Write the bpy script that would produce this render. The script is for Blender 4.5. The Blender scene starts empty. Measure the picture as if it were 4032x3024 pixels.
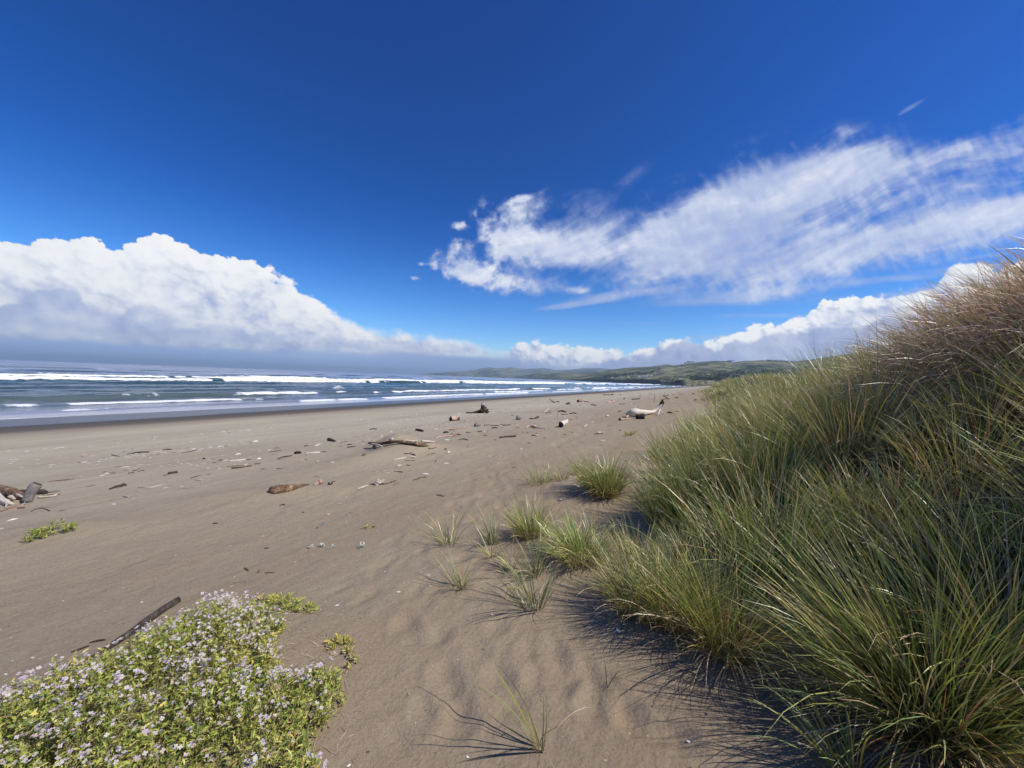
import bpy, math, random
import numpy as np
from mathutils import Vector, Matrix, noise as mnoise

# ------------------------------------------------------------------ basics
SC = bpy.context.scene
COL = SC.collection
RNG = np.random.default_rng(7)
random.seed(7)
F = 1500.0                      # focal length in photo pixels (4032 wide)
CAM_Z = 1.6
SEA_Z = -2.6
PITCH = math.atan(24 / F)
ROLL = math.atan(0.036)
FWD = Vector((0, math.cos(PITCH), -math.sin(PITCH)))
U0 = Vector((0, math.sin(PITCH), math.cos(PITCH)))
XR = Vector((1, 0, 0))
RIGHT = XR * math.cos(ROLL) + U0 * math.sin(ROLL)
UP = -XR * math.sin(ROLL) + U0 * math.cos(ROLL)
SUN_AZ = (1.0, -0.34)           # horizontal direction towards the sun
SUN_EL = math.radians(48)


def ray(px, py):
    return (FWD + RIGHT * ((px - 2016) / F) + UP * ((1512 - py) / F))


def uv(px, py):                 # direction expressed on the plane y = 1
    d = ray(px, py)
    return d.x / d.y, d.z / d.y


# ------------------------------------------------------------------ value noise (numpy)
_T = np.random.default_rng(3).random(65536).astype(np.float32)


def vnoise(x, y, seed=0):
    x = np.asarray(x, float); y = np.asarray(y, float)
    fx0 = np.floor(x); fy0 = np.floor(y)
    fx = (x - fx0).astype(np.float32); fy = (y - fy0).astype(np.float32)
    ix = fx0.astype(np.int32) + seed * 57; iy = fy0.astype(np.int32) + seed * 131
    fx = fx * fx * (3 - 2 * fx); fy = fy * fy * (3 - 2 * fy)
    x0 = ix & 255; x1 = (ix + 1) & 255; y0 = (iy & 255) << 8; y1 = ((iy + 1) & 255) << 8
    a = _T[x0 | y0]; b = _T[x1 | y0]; c = _T[x0 | y1]; d = _T[x1 | y1]
    a = a + (b - a) * fx; c = c + (d - c) * fx
    return a + (c - a) * fy


def worley(x, y, seed=0):
    """distance to the nearest scattered point (cell size 1)"""
    x = np.asarray(x, float); y = np.asarray(y, float)
    ix = np.floor(x).astype(np.int32); iy = np.floor(y).astype(np.int32)
    best = np.full(x.shape, 9.0)
    for i in (-1, 0, 1):
        for j in (-1, 0, 1):
            cx = ix + i; cy = iy + j
            k = ((cx + seed * 57) & 255) | (((cy + seed * 91) & 255) << 8)
            px = cx + _T[k]; py = cy + _T[(k * 7 + 13) & 65535]
            best = np.minimum(best, (x - px) ** 2 + (y - py) ** 2)
    return np.sqrt(best)


def fbm(x, y, octv=4, seed=0, gain=0.5):
    x = np.asarray(x, float); y = np.asarray(y, float)
    s = 0; a = 1; n = 0
    for i in range(octv):
        s = s + a * (vnoise(x * 2 ** i + 17.3 * i, y * 2 ** i - 9.1 * i, seed + i) - 0.5)
        n += a; a *= gain
    return s / n * 2            # about -1..1


def sstep(a, b, x):
    t = np.clip((np.asarray(x, float) - a) / (b - a), 0, 1)
    return t * t * (3 - 2 * t)


# ------------------------------------------------------------------ ground shape
NX, NY = -0.882, 0.471          # seaward unit vector; shoreline runs at right angles to it


def st(x, y):
    return NX * x + NY * y, 0.471 * x + 0.882 * y


def st_inv(s, t):
    return NX * s + 0.471 * t, NY * s + 0.882 * t


BS = [-40, -1, 2, 6, 12, 20, 28, 36, 44, 52, 70, 120, 400]
BZ = [0.0, 0.0, -0.03, -0.2, -0.6, -1.15, -1.7, -2.25, -2.6, -2.95, -3.6, -5, -9]
FT = [-30, 2.2, 2.65, 3.0, 3.5, 4.4, 6, 9, 12, 16, 24, 30, 45, 90, 160, 400]
FS = [-1.2, -1.1, -0.4, 0.2, 0.75, 0.95, 0.9, 1.15, 0.9, -0.6, -1.3, -0.2, 0.8, 1.8, 2.8, 4.0]


def foot(t):
    return np.interp(t, FT, FS)


MOUNDS = []                     # (x, y, along, across, angle, height)
PRINTS = []                     # (x, y, half length, half width, angle, depth)


def ground(x, y, fine=True):
    x = np.asarray(x, float); y = np.asarray(y, float)
    s, t = st(x, y)
    z = np.interp(s, BS, BZ)
    # soft undulation of the dry beach
    dry = sstep(34, 22, s)
    z = z + 0.05 * fbm(s * 0.35, t * 0.16, 3, 5) * dry * sstep(0.5, 4, np.hypot(x, y))
    # dune
    d = foot(t) - s
    u = np.clip(d / 4.5, 0, 1)
    prof = u * u * (3 - 2 * u) * 0.86 + u * 0.14
    hmul = np.interp(t, [-5, 3, 5, 10, 13, 17, 25, 34, 50, 400], [.68, .74, .82, .70, .50, .34, .42, .66, .88, 1.0]) + 0.12 * fbm(t * 0.07 + 3, s * 0.05, 2, 11)
    z = z + 2.75 * prof * hmul
    z = z + 0.34 * fbm(x * 0.55, y * 0.55, 3, 21) * sstep(0.2, 2.5, d)
    # hummocks of the far dune
    z = z + 0.5 * fbm(s * 0.18, t * 0.12, 2, 31) * sstep(2, 6, d) * sstep(15, 40, t)
    # hinterland
    z = z + 6 * sstep(40, 400, d)
    for (mx, my, a, b, ang, h) in MOUNDS:
        c, q = math.cos(ang), math.sin(ang)
        dx = (x - mx) * c + (y - my) * q
        dy = -(x - mx) * q + (y - my) * c
        z = z + h * np.exp(-(dx / a) ** 2 - (dy / b) ** 2)
    if fine:
        rr = np.hypot(x, y)
        near = sstep(45, 8, rr) * sstep(24, 10, s)
        z = z + 0.008 * fbm(x * 4.0, y * 4.0, 3, 41) * near
        # trampled corridor
        tr = np.exp(-((s - (2.2 + 0.12 * t)) / 2.2) ** 2) * sstep(2.0, 4.0, t)
        z = z + 0.018 * np.minimum(0, fbm(x * 3.1, y * 2.6, 2, 47) + 0.12) * tr * near * 2.2
        z = z + 0.012 * fbm(s * 5.5, t * 1.1, 2, 51) * sstep(60, 15, rr) * sstep(3, 6, s) * sstep(30, 18, s)
        for (mx, my, a, b, ang, h) in PRINTS:
            m = (np.abs(x - mx) < 0.5) & (np.abs(y - my) < 0.5)
            if not m.any():
                continue
            c, q = math.cos(ang), math.sin(ang)
            dx = (x[m] - mx) * c + (y[m] - my) * q
            dy = -(x[m] - mx) * q + (y[m] - my) * c
            r = np.sqrt((dx / a) ** 2 + (dy / b) ** 2)
            z[m] = z[m] - h * sstep(1.35, 0.1, r) + 0.16 * h * np.exp(-((r - 1.45) / 0.3) ** 2)
    return z


def gz(x, y):
    return float(ground(np.array([x]), np.array([y]), False)[0])


def hit(px, py, lift=0.0):
    """where the sight line of a photo pixel meets the ground"""
    d = ray(px, py)
    lo, hi = 0.3, 3000.0
    ts = np.geomspace(lo, hi, 160)
    for k in range(3):
        below = CAM_Z + d.z * ts < ground(d.x * ts, d.y * ts, False) + lift
        i = int(np.argmax(below)) if below.any() else len(ts) - 1
        lo, hi = ts[max(i - 1, 0)], ts[i]
        ts = np.linspace(lo, hi, 24)
    p = d * float(hi)
    return Vector((p.x, p.y, CAM_Z + p.z))


# mounds and footprints placed on the beach
def _pre():
    a = hit(1560, 1752); MOUNDS.append((a.x, a.y, 0.85, 0.5, math.radians(100), 0.30))
    a = hit(1500, 1800); MOUNDS.append((a.x, a.y, 1.7, 0.5, math.radians(55), 0.13))
    a = hit(1650, 1760); MOUNDS.append((a.x, a.y, 0.9, 0.5, math.radians(10), 0.14))
    a = hit(215, 2090); MOUNDS.append((a.x, a.y, 0.55, 0.28, math.radians(15), 0.07))
    a = hit(1120, 1940); MOUNDS.append((a.x, a.y, 1.0, 0.3, math.radians(15), 0.08))
    a = hit(600, 2800); MOUNDS.append((a.x, a.y, 1.0, 0.8, math.radians(20), 0.10))
    a = hit(2380, 1935); MOUNDS.append((a.x, a.y, 0.7, 0.5, 0, 0.10))
    a = hit(2560, 2440); MOUNDS.append((a.x, a.y, 0.45, 0.35, 0, 0.08))
    a = hit(2240, 2185); MOUNDS.append((a.x, a.y, 0.5, 0.4, 0, 0.08))
    fp = [(160, 440, 1.0), (390, 510, .9), (230, 520, .6), (780, 460, .6), (430, 800, 1.1), (500, 930, .9),
          (520, 1090, 1.0), (790, 790, .9), (1000, 610, .7), (1165, 640, 1.0), (1060, 800, .8),
          (1220, 800, 1.1), (1370, 780, .8), (1475, 810, .8), (1430, 960, 1.0), (1640, 1020, 1.0),
          (1720, 1100, 1.1), (1940, 1160, 1.3), (650, 620, .5), (300, 1020, .6), (1180, 1250, .5),
          (880, 980, .5), (130, 1200, .5)]
    for (a, b, k) in fp:
        p = hit(1500 + a / 1.7015, 2200 + b / 1.7015)
        PRINTS.append((p.x, p.y, 0.10 * (0.8 + 0.3 * k), 0.065 * (0.9 + 0.3 * k), math.radians(60 + 90 * random.random()), 0.024 * k))
    for i in range(150):
        py = 1790 + 600 * random.random() ** 1.3
        px = 2110 - (py - 1800) * 0.75 + random.uniform(-330, 330) * (0.5 + (py - 1750) / 700)
        if px > 2330 - (py - 1900) * 0.5:
            continue
        p = hit(px, py)
        PRINTS.append((p.x, p.y, random.uniform(.11, .16), random.uniform(.05, .08), math.radians(random.uniform(40, 110)), random.uniform(.004, .013)))


_pre()


# ------------------------------------------------------------------ mesh helpers
def make_mesh(name, verts, quads=None, tris=None, mats=(), colors=None, smooth=True, attrs=None, mat_idx=None):
    me = bpy.data.meshes.new(name)
    verts = np.asarray(verts, np.float32).reshape(-1, 3)
    nq = 0 if quads is None else len(quads)
    nt = 0 if tris is None else len(tris)
    me.vertices.add(len(verts)); me.vertices.foreach_set('co', verts.ravel())
    li = []
    if nq: li.append(np.asarray(quads, np.int32).ravel())
    if nt: li.append(np.asarray(tris, np.int32).ravel())
    li = np.concatenate(li)
    me.loops.add(len(li)); me.loops.foreach_set('vertex_index', li)
    me.polygons.add(nq + nt)
    starts = np.concatenate([np.arange(nq) * 4, nq * 4 + np.arange(nt) * 3]).astype(np.int32)
    me.polygons.foreach_set('loop_start', starts)
    try:
        tot = np.concatenate([np.full(nq, 4), np.full(nt, 3)]).astype(np.int32)
        me.polygons.foreach_set('loop_total', tot)
    except Exception:
        pass
    me.polygons.foreach_set('use_smooth', np.full(nq + nt, smooth))
    if mat_idx is not None:
        me.polygons.foreach_set('material_index', np.asarray(mat_idx, np.int32))
    if colors is not None:
        a = me.color_attributes.new('Col', 'FLOAT_COLOR', 'POINT')
        c = np.ones((len(verts), 4), np.float32); c[:, :3] = np.asarray(colors, np.float32).reshape(-1, 3)
        a.data.foreach_set('color', c.ravel())
    if attrs:
        for k, v in attrs.items():
            a = me.attributes.new(k, 'FLOAT', 'POINT')
            a.data.foreach_set('value', np.asarray(v, np.float32).ravel())
    for m in mats: me.materials.append(m)
    me.update(calc_edges=True)
    me.validate()
    return me


def link(name, me, parent=None, loc=None):
    o = bpy.data.objects.new(name, me)
    COL.objects.link(o)
    if parent is not None: o.parent = parent
    if loc is not None: o.location = loc
    return o


def tag(o, label=None, cat=None, group=None, kind=None):
    if label: o['label'] = label
    if cat: o['category'] = cat
    if group: o['group'] = group
    if kind: o['kind'] = kind
    return o


def empty(name, loc=(0, 0, 0)):
    o = bpy.data.objects.new(name, None)
    COL.objects.link(o); o.location = loc
    o.empty_display_size = 0.1
    return o


def grid_quads(nr, nc):
    i = np.arange(nr - 1)[:, None] * nc + np.arange(nc - 1)[None, :]
    return np.stack([i, i + 1, i + nc + 1, i + nc], -1).reshape(-1, 4)


# ------------------------------------------------------------------ node helper
class NT:
    def __init__(self, tree):
        self.t = tree
        tree.nodes.clear()

    def n(self, typ, **kw):
        x = self.t.nodes.new(typ)
        for k, v in kw.items(): setattr(x, k, v)
        return x

    def put(self, sock, v):
        if v is None: return
        if isinstance(v, bpy.types.NodeSocket): self.t.links.new(v, sock)
        elif isinstance(v, (tuple, list)):
            v = tuple(v)
            try: sock.default_value = v
            except Exception: sock.default_value = v + (1.0,)
        else: sock.default_value = v

    def m(self, op, a, b=None, c=None, clamp=False):
        x = self.n('ShaderNodeMath', operation=op, use_clamp=clamp)
        for i, v in enumerate((a, b, c)):
            if v is not None: self.put(x.inputs[i], v)
        return x.outputs[0]

    def add(self, *a):
        r = a[0]
        for b in a[1:]: r = self.m('ADD', r, b)
        return r

    def mul(self, *a):
        r = a[0]
        for b in a[1:]: r = self.m('MULTIPLY', r, b)
        return r

    def sub(self, a, b): return self.m('SUBTRACT', a, b)
    def mx(self, a, b): return self.m('MAXIMUM', a, b)

    def ss(self, x, a, b, lo=0.0, hi=1.0):
        r = self.n('ShaderNodeMapRange', interpolation_type='SMOOTHSTEP')
        self.put(r.inputs['Value'], x); self.put(r.inputs['From Min'], a); self.put(r.inputs['From Max'], b)
        self.put(r.inputs['To Min'], lo); self.put(r.inputs['To Max'], hi)
        return r.outputs[0]

    def lin(self, x, a, b, lo=0.0, hi=1.0):
        r = self.n('ShaderNodeMapRange')
        r.clamp = True
        self.put(r.inputs['Value'], x); self.put(r.inputs['From Min'], a); self.put(r.inputs['From Max'], b)
        self.put(r.inputs['To Min'], lo); self.put(r.inputs['To Max'], hi)
        return r.outputs[0]

    def vec(self, x, y, z):
        r = self.n('ShaderNodeCombineXYZ')
        self.put(r.inputs[0], x); self.put(r.inputs[1], y); self.put(r.inputs[2], z)
        return r.outputs[0]

    def sep(self, v):
        r = self.n('ShaderNodeSeparateXYZ'); self.put(r.inputs[0], v)
        return r.outputs

    def vm(self, op, a, b=None, scale=None):
        r = self.n('ShaderNodeVectorMath', operation=op)
        self.put(r.inputs[0], a)
        if b is not None: self.put(r.inputs[1], b)
        if scale is not None: self.put(r.inputs['Scale'], scale)
        return r.outputs[0]

    def noise(self, vec, scale, detail=4, rough=0.5, dist=0.0, col=False, lac=2.0):
        r = self.n('ShaderNodeTexNoise')
        self.put(r.inputs['Vector'], vec); self.put(r.inputs['Scale'], scale)
        self.put(r.inputs['Detail'], float(detail)); self.put(r.inputs['Roughness'], rough)
        self.put(r.inputs['Distortion'], dist); self.put(r.inputs['Lacunarity'], lac)
        return r.outputs['Color'] if col else r.outputs[0]

    def voro(self, vec, scale, detail=0, rough=0.5, feature='F1', smooth=None, out='Distance', lac=2.0):
        r = self.n('ShaderNodeTexVoronoi', feature=feature)
        self.put(r.inputs['Vector'], vec); self.put(r.inputs['Scale'], scale)
        if 'Detail' in r.inputs: self.put(r.inputs['Detail'], float(detail)); self.put(r.inputs['Roughness'], rough); self.put(r.inputs['Lacunarity'], lac)
        if smooth is not None: self.put(r.inputs['Smoothness'], smooth)
        return r.outputs[out]

    def mix(self, f, a, b, mode='MIX'):
        r = self.n('ShaderNodeMix', data_type='RGBA', blend_type=mode)
        self.put(r.inputs[0], f)
        self.put(r.inputs[6], a if isinstance(a, bpy.types.NodeSocket) else tuple(a) + (1.0,))
        self.put(r.inputs[7], b if isinstance(b, bpy.types.NodeSocket) else tuple(b) + (1.0,))
        return r.outputs[2]

    def ramp(self, x, stops, interp='LINEAR'):
        r = self.n('ShaderNodeValToRGB')
        cr = r.color_ramp; cr.interpolation = interp
        while len(cr.elements) > 1: cr.elements.remove(cr.elements[-1])
        for i, (p, c) in enumerate(stops):
            e = cr.elements[0] if i == 0 else cr.elements.new(p)
            e.position = p
            e.color = tuple(c) + (1.0,) if len(c) == 3 else c
        self.put(r.inputs[0], x)
        return r.outputs[0]

    def curve(self, x, pts, x0, x1, y0, y1):
        """piecewise curve of a value, pts in real units"""
        f = self.n('ShaderNodeFloatCurve')
        cm = f.mapping; c = cm.curves[0]
        P = [((p - x0) / (x1 - x0), (q - y0) / (y1 - y0)) for p, q in pts]
        c.points[0].location = P[0]; c.points[1].location = P[-1]
        for p in P[1:-1]: c.points.new(*p)
        for p in c.points: p.handle_type = 'AUTO'
        cm.use_clip = False
        cm.update()
        self.put(f.inputs[1], self.lin(x, x0, x1))
        return self.lin(f.outputs[0], 0, 1, y0, y1)


def new_mat(name):
    m = bpy.data.materials.new(name); m.use_nodes = True
    return m, NT(m.node_tree)


def lin(r, g, b):
    f = lambda c: (c / 255) / 12.92 if c / 255 <= .04045 else ((c / 255 + .055) / 1.055) ** 2.4
    return (f(r), f(g), f(b))
# ------------------------------------------------------------------ camera, sun, sky
cam = bpy.data.cameras.new('camera'); cam.sensor_width = 36; cam.lens = 36 * F / 4032
cam.clip_start = 0.02; cam.clip_end = 60000
co = bpy.data.objects.new('camera', cam); COL.objects.link(co)
mw = Matrix((RIGHT, UP, -FWD)).transposed().to_4x4(); mw.translation = (0, 0, CAM_Z)
co.matrix_world = mw
SC.camera = co

sun = bpy.data.lights.new('sun', 'SUN'); sun.energy = 4.9; sun.angle = math.radians(0.5); sun.color = (1, 0.94, 0.85)
so = bpy.data.objects.new('sun', sun); COL.objects.link(so)
sd = Vector((SUN_AZ[0], SUN_AZ[1], 0)).normalized() * math.cos(SUN_EL) + Vector((0, 0, math.sin(SUN_EL)))
so.rotation_euler = sd.to_track_quat('Z', 'Y').to_euler()

SC.view_settings.view_transform = 'Standard'; SC.view_settings.look = 'None'
SC.view_settings.exposure = 0; SC.view_settings.gamma = 1; SC.view_settings.use_curve_mapping = False

# ---- clouds: a map of the sky computed from noise, laid out by azimuth and elevation
CW, CH = 2048, 880
AZ0, AZ1, EL0, EL1 = math.radians(-66), math.radians(66), math.radians(-1.5), math.radians(52)


def P(px, py): return uv(px, py)


def sky_map():
    az = np.linspace(AZ0, AZ1, CW)[None, :] * np.ones((CH, 1))
    el = np.linspace(EL0, EL1, CH)[:, None] * np.ones((1, CW))
    u = np.tan(az); v = np.tan(el) / np.cos(az)
    X = az * np.cos(el * .6); Y = el
    rgb = np.zeros((CH, CW, 3), np.float32); A = np.zeros((CH, CW), np.float32)

    def over(col, al):
        nonlocal rgb, A
        al = al.astype(np.float32)[..., None]
        a2 = al[..., 0] + A * (1 - al[..., 0])
        rgb = np.where(a2[..., None] > 1e-5, (col * al + rgb * (A[..., None] * (1 - al))) / np.maximum(a2[..., None], 1e-5), rgb)
        A = a2

    def cramp(x, stops):
        xs = [p for p, c in stops]
        return np.stack([np.interp(x, xs, [c[k] for p, c in stops]) for k in range(3)], -1)

    def fb(x, y, o, seed, g=.5): return fbm(x, y, o, seed, g)

    # ---------------- high streaked cloud
    def blob(px, py, rx, ry, ang, gain=1.0):
        cu, cv = P(px, py); a = math.radians(ang); c, q = math.cos(a), math.sin(a)
        du = u - cu; dv = v - cv
        p = (du * c + dv * q) * F / rx; r = (dv * c - du * q) * F / ry
        return gain * np.exp(-p * p - r * r)

    def bl(*L): return sum(blob(*x) for x in L)

    w1 = fb(u * 3, v * 3, 3, 61); w2 = fb(u * 3 + 9, v * 3, 3, 65)

    def streak(ang, sx, sy, seed, octv=6, g=.6, warp=.06):
        a = math.radians(ang); c, q = math.cos(a), math.sin(a)
        p = u * c + v * q + warp * w1; r = v * c - u * q + warp * w2
        return fb(p * sx, r * sy, octv, seed, g)

    s1 = streak(30, 4.5, 17, 101, 6, .62)
    s2 = streak(25, 2.6, 15, 111, 7, .60)
    s2b = streak(14, 3.0, 22, 131, 6, .6)
    s3 = streak(7, 4.0, 40, 121, 5, .55, .03)
    puff = fb(X * 34, Y * 40, 5, 141, .6)
    mid = fb(X * 10, Y * 12, 4, 151, .55)
    rip = fb((u * .8 + v * .6) * 60 + w1 * 3, (v * .8 - u * .6) * 26, 3, 161, .5)
    leftw = sstep(P(2350, 900)[0], P(1850, 900)[0], u)
    M1 = bl((2250, 985, 260, 75, -4, .80), (2420, 930, 230, 100, 12, .50), (1985, 930, 110, 120, 50, .62), (2330, 800, 260, 60, 32, .34), (2100, 830, 140, 55, 25, .42),
            (1950, 1095, 170, 42, -8, .55), (2180, 1135, 150, 34, 4, .38), (1800, 1010, 95, 60, -35, .60), (1850, 1085, 90, 38, -15, .52), (1810, 885, 45, 18, 0, .55), (2060, 780, 40, 12, 20, .55), (1655, 1040, 24, 9, 0, .45), (1640, 1095, 20, 9, 0, .40), (2280, 1145, 60, 16, 0, .5))
    M2 = bl((2900, 830, 330, 150, 34, .85), (2620, 930, 200, 120, 20, .5), (3250, 690, 330, 90, 16, .60), (2850, 900, 300, 170, 25, .50), (3180, 760, 400, 130, 20, .85), (3050, 1040, 420, 110, 6, .70), (3400, 960, 520, 90, 8, .72), (3880, 850, 420, 70, 12, .62),
            (2620, 960, 160, 100, 0, .45), (3900, 600, 480, 85, 24, .55), (3500, 640, 300, 60, 12, .40), (3330, 620, 160, 40, 16, .30), (3750, 760, 500, 50, 18, .35), (2900, 1110, 200, 50, 10, .35),
            (4300, 700, 600, 200, 15, .5))
    M3 = bl((2230, 1205, 150, 13, 10, .75), (2400, 1165, 200, 22, 10, .45), (2800, 1190, 330, 26, 3, .50), (2500, 1275, 260, 14, 0, .40), (2900, 1290, 260, 12, 4, .35), (3750, 1130, 330, 20, 9, .7),
            (3600, 1085, 420, 20, 8, .55), (3570, 435, 130, 12, 35, .42), (3100, 1245, 300, 12, 2, .40), (2650, 1140, 120, 20, 10, .3), (3950, 1000, 200, 14, 10, .4), (2950, 1150, 420, 30, 3, .4), (3650, 190, 200, 60, 30, .12), (2900,1330,300,16,2,.5),(2300,1340,300,12,0,.3))
    x1 = M1 * 1.1 + s1 * .42 + puff * (.14 + .50 * leftw) + mid * .22 - .20
    a1 = sstep(0, 1.0 - .30 * leftw, x1) * sstep(.04, .16, M1)
    x2 = M2 * 1.12 + s2 * .62 + s2b * .34 + rip * .22 + mid * .30 + puff * .18 - .19
    a2 = sstep(-.05, 1.25, x2) * sstep(.06, .22, M2)
    x3 = M3 + s3 * .38 + .1 * puff - .16
    a3 = sstep(0, .6, x3) * .6 * sstep(.05, .2, M3)
    aC = 1 - (1 - a1 * .97) * (1 - a2 * .90) * (1 - a3)
    br = .20 + a1 * .40 + a2 * .20 + s2 * .45 + s2b * .30 + puff * .22 + rip * .12 + leftw * .1 + .2 * np.exp(-((u - P(3350, 900)[0]) / .12) ** 2 - ((v - P(3350, 905)[1]) / .02) ** 2)
    over(cramp(br, [(0, lin(158, 178, 226)), (.35, lin(184, 197, 230)), (.7, lin(216, 223, 242)), (1.0, lin(246, 249, 254))]), aC)

    # ---------------- heaped clouds
    def billow(sc, seed, octv=4, lac=2.05, gain=.52, warp=.28):
        wx = fb(X * sc * .9, Y * sc * .9, 2, seed + 7) * warp; wy = fb(X * sc * 1.1 + 5, Y * sc * 1.1 + 9, 3, seed + 11) * warp
        b = 0; a = 1; n = 0; f = sc
        for i in range(octv):
            wv = worley(X * f + wx * (1 + .3 * i) + i * 3.3, Y * f * 1.15 + wy * (1 + .3 * i) - i * 1.7, seed + i)
            b = b + a * np.clip(1 - wv * wv * 1.25, 0, 1); n += a; a *= gain; f *= lac
        return b / n

    fyq = np.fft.fftfreq(CH)[:, None]; fxq = np.fft.rfftfreq(CW)[None, :]

    def blur(a, sg):
        sg = sg * CW / 2048
        return np.fft.irfft2(np.fft.rfft2(a) * np.exp(-2 * (math.pi * sg) ** 2 * (fxq ** 2 + fyq ** 2)), s=a.shape)

    def shade(hf, k, light):
        return .34 * shade1(blur(hf, 8), k * 1.4, light) + .38 * shade1(blur(hf, 2.6), k, light) + .28 * shade1(blur(hf, 1.1), k * .9, light)

    def shade1(hf, k, light):
        gy, gx = np.gradient(hf)
        s = CW / (AZ1 - AZ0)
        gx = gx * s * k; gy = gy * s * k
        l = np.array(light, float); l /= np.linalg.norm(l)
        return (-gx * l[0] - gy * l[1] + l[2]) / np.sqrt(gx * gx + gy * gy + 1)

    def interp_px(pts):
        q = [P(*p) for p in pts]
        return np.interp(u, [a for a, b in q], [b for a, b in q])

    bigl = fb(X * 7, Y * 9, 4, 201, .55); fine = fb(X * 60, Y * 60, 4, 211, .55)
    # right-hand horizon bank, behind
    topr = interp_px([(1900, 1425), (1960, 1400), (2050, 1365), (2110, 1352), (2180, 1372), (2260, 1362), (2330, 1375), (2420, 1388), (2480, 1400), (2560, 1378), (2600, 1345),
        (2700, 1352), (2800, 1358), (2860, 1332), (2960, 1305), (3080, 1295), (3150, 1275), (3240, 1215), (3330, 1210), (3450, 1180), (3560, 1168), (3690, 1140), (3745, 1070), (3850, 1062), (3930, 1095), (4032, 1060), (4700, 950)])
    basr = interp_px([(1900, 1500), (4700, 1450)])
    bR = billow(20, 301, 4, gain=.62)
    wR = np.interp(u, [P(2500, 1400)[0], P(3300, 1200)[0]], [.028, .055])
    dR = (topr - v) + (bR - .46) * wR * 1.2
    aR = sstep(0.0, 0.006 + .006 * (mid > 0), dR) * sstep(P(1900, 1400)[0], P(2060, 1400)[0], u)
    hR = np.sqrt(np.clip(dR, 0, .06)) * .9 + bR * .035
    lR = shade(hR, 1.0, (.35, .75, .55))
    dep = (v - basr) / np.maximum(topr - basr, .01)
    tR = dep * .80 + .35 * (lR - .55) + .9 * (blur(bR, 1.5) - blur(bR, 14)) + bigl * .45 + .25 * (bR - .5) - .04
    # dark lower hump layer of that bank
    tophump = interp_px([(1900, 1490), (2250, 1450), (2450, 1420), (2520, 1395), (2600, 1392), (2680, 1350), (2760, 1352), (2820, 1380), (2900, 1345), (3000, 1335), (3200, 1310), (3400, 1290), (3500, 1260), (4700, 1200)])
    bh = billow(13, 331, 3)
    dh = (tophump - v) + (bh - .5) * .045
    over(cramp(tR, [(0, lin(150, 167, 214)), (.28, lin(168, 181, 219)), (.5, lin(193, 203, 230)), (.7, lin(226, 232, 245)), (.9, lin(250, 252, 255)), (1.2, lin(255, 255, 255))]), aR)
    lh = shade(np.sqrt(np.clip(dh, 0, .06)) + bh * .03, 1.0, (.35, .75, .55))
    over(cramp(lh * .6 + bigl * .5 + .1 * fine, [(0, lin(146, 160, 206)), (.5, lin(166, 178, 215)), (1, lin(198, 207, 232))]), sstep(0, .016, dh) * sstep(P(1950, 1400)[0], P(2200, 1400)[0], u) * .75 * np.minimum(1, aR + .0))
    # left-hand bank
    topl = interp_px([(-2500, 900), (-400, 950), (0, 985), (110, 1000), (200, 965), (330, 970), (430, 1015), (480, 1025), (600, 975), (720, 1000), (850, 1040),
        (980, 1085), (1100, 1125), (1230, 1190), (1330, 1265), (1480, 1308), (1700, 1322), (1850, 1350), (2000, 1390), (2200, 1470)])
    basl = interp_px([(-2500, 1200), (-400, 1295), (0, 1318), (400, 1335), (700, 1352), (1000, 1370), (1400, 1390), (1900, 1402), (2200, 1415)])
    bL = billow(11.5, 401, 5, gain=.62)
    wL = np.interp(u, [P(1000, 1100)[0], P(1450, 1300)[0]], [.115, .04])
    dL = (topl - v) + (bL - .44) * wL
    fadeR = sstep(P(2080, 1400)[0], P(1650, 1350)[0], u)
    soft = np.interp(u, [P(900, 1100)[0], P(1500, 1300)[0]], [.007, .030])
    aL = sstep(0.0, soft, dL) * (.25 + .75 * fadeR) * sstep(P(2130, 1400)[0], P(1980, 1400)[0], u)
    hL = np.sqrt(np.clip(dL, 0, .16)) * .45 + bL * .085
    lL = shade(hL, 1.0, (.45, .55, .70))
    depL = (v - basl) / np.maximum(topl - basl, .02)
    strat = fb(u * 4, v * 34, 5, 521, .6)
    bLs = blur(bL, 2.0)
    tL = .34 + depL * .50 + .26 * (lL - .64) + 1.25 * (bLs - blur(bL, 22)) + bigl * .30 + .10 * fine + .35 * strat * (1 - np.clip(depL, 0, 1)) ** 1.5
    over(cramp(tL, [(0, lin(158, 174, 220)), (.22, lin(184, 196, 228)), (.42, lin(210, 218, 238)), (.62, lin(232, 237, 247)), (.85, lin(248, 250, 254)), (1.1, lin(255, 255, 255))]), aL)
    # greyer heaps low in front of it
    toph = interp_px([(-2500, 1250), (-300, 1200), (0, 1210), (90, 1200), (150, 1150), (240, 1135), (300, 1150), (350, 1215), (450, 1240), (550, 1225), (640, 1255), (780, 1300), (1000, 1310), (1200, 1340), (1500, 1370), (1900, 1385)])
    bH = billow(15, 431, 4)
    dH = (toph - v) + (bH - .5) * .060 + bigl * .02
    aH = sstep(0, .020, dH) * sstep(0.0, .05, v - basl + .02) * np.interp(u, [P(0, 1200)[0], P(500, 1200)[0], P(1300, 1350)[0], P(1900, 1380)[0]], [.95, .85, .6, .15]) * aL
    lH = shade(np.sqrt(np.clip(dH, 0, .05)) * .6 + bH * .04, 1.0, (.45, .6, .6))
    tH = .25 + .30 * lH + 1.1 * (blur(bH, 1.5) - blur(bH, 16)) + .5 * bigl + .6 * sstep(.02, .09, dH) * .4
    over(cramp(tH, [(0, lin(160, 174, 218)), (.45, lin(182, 194, 227)), (.8, lin(208, 216, 238)), (1.1, lin(236, 240, 250))]), aH)
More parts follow.
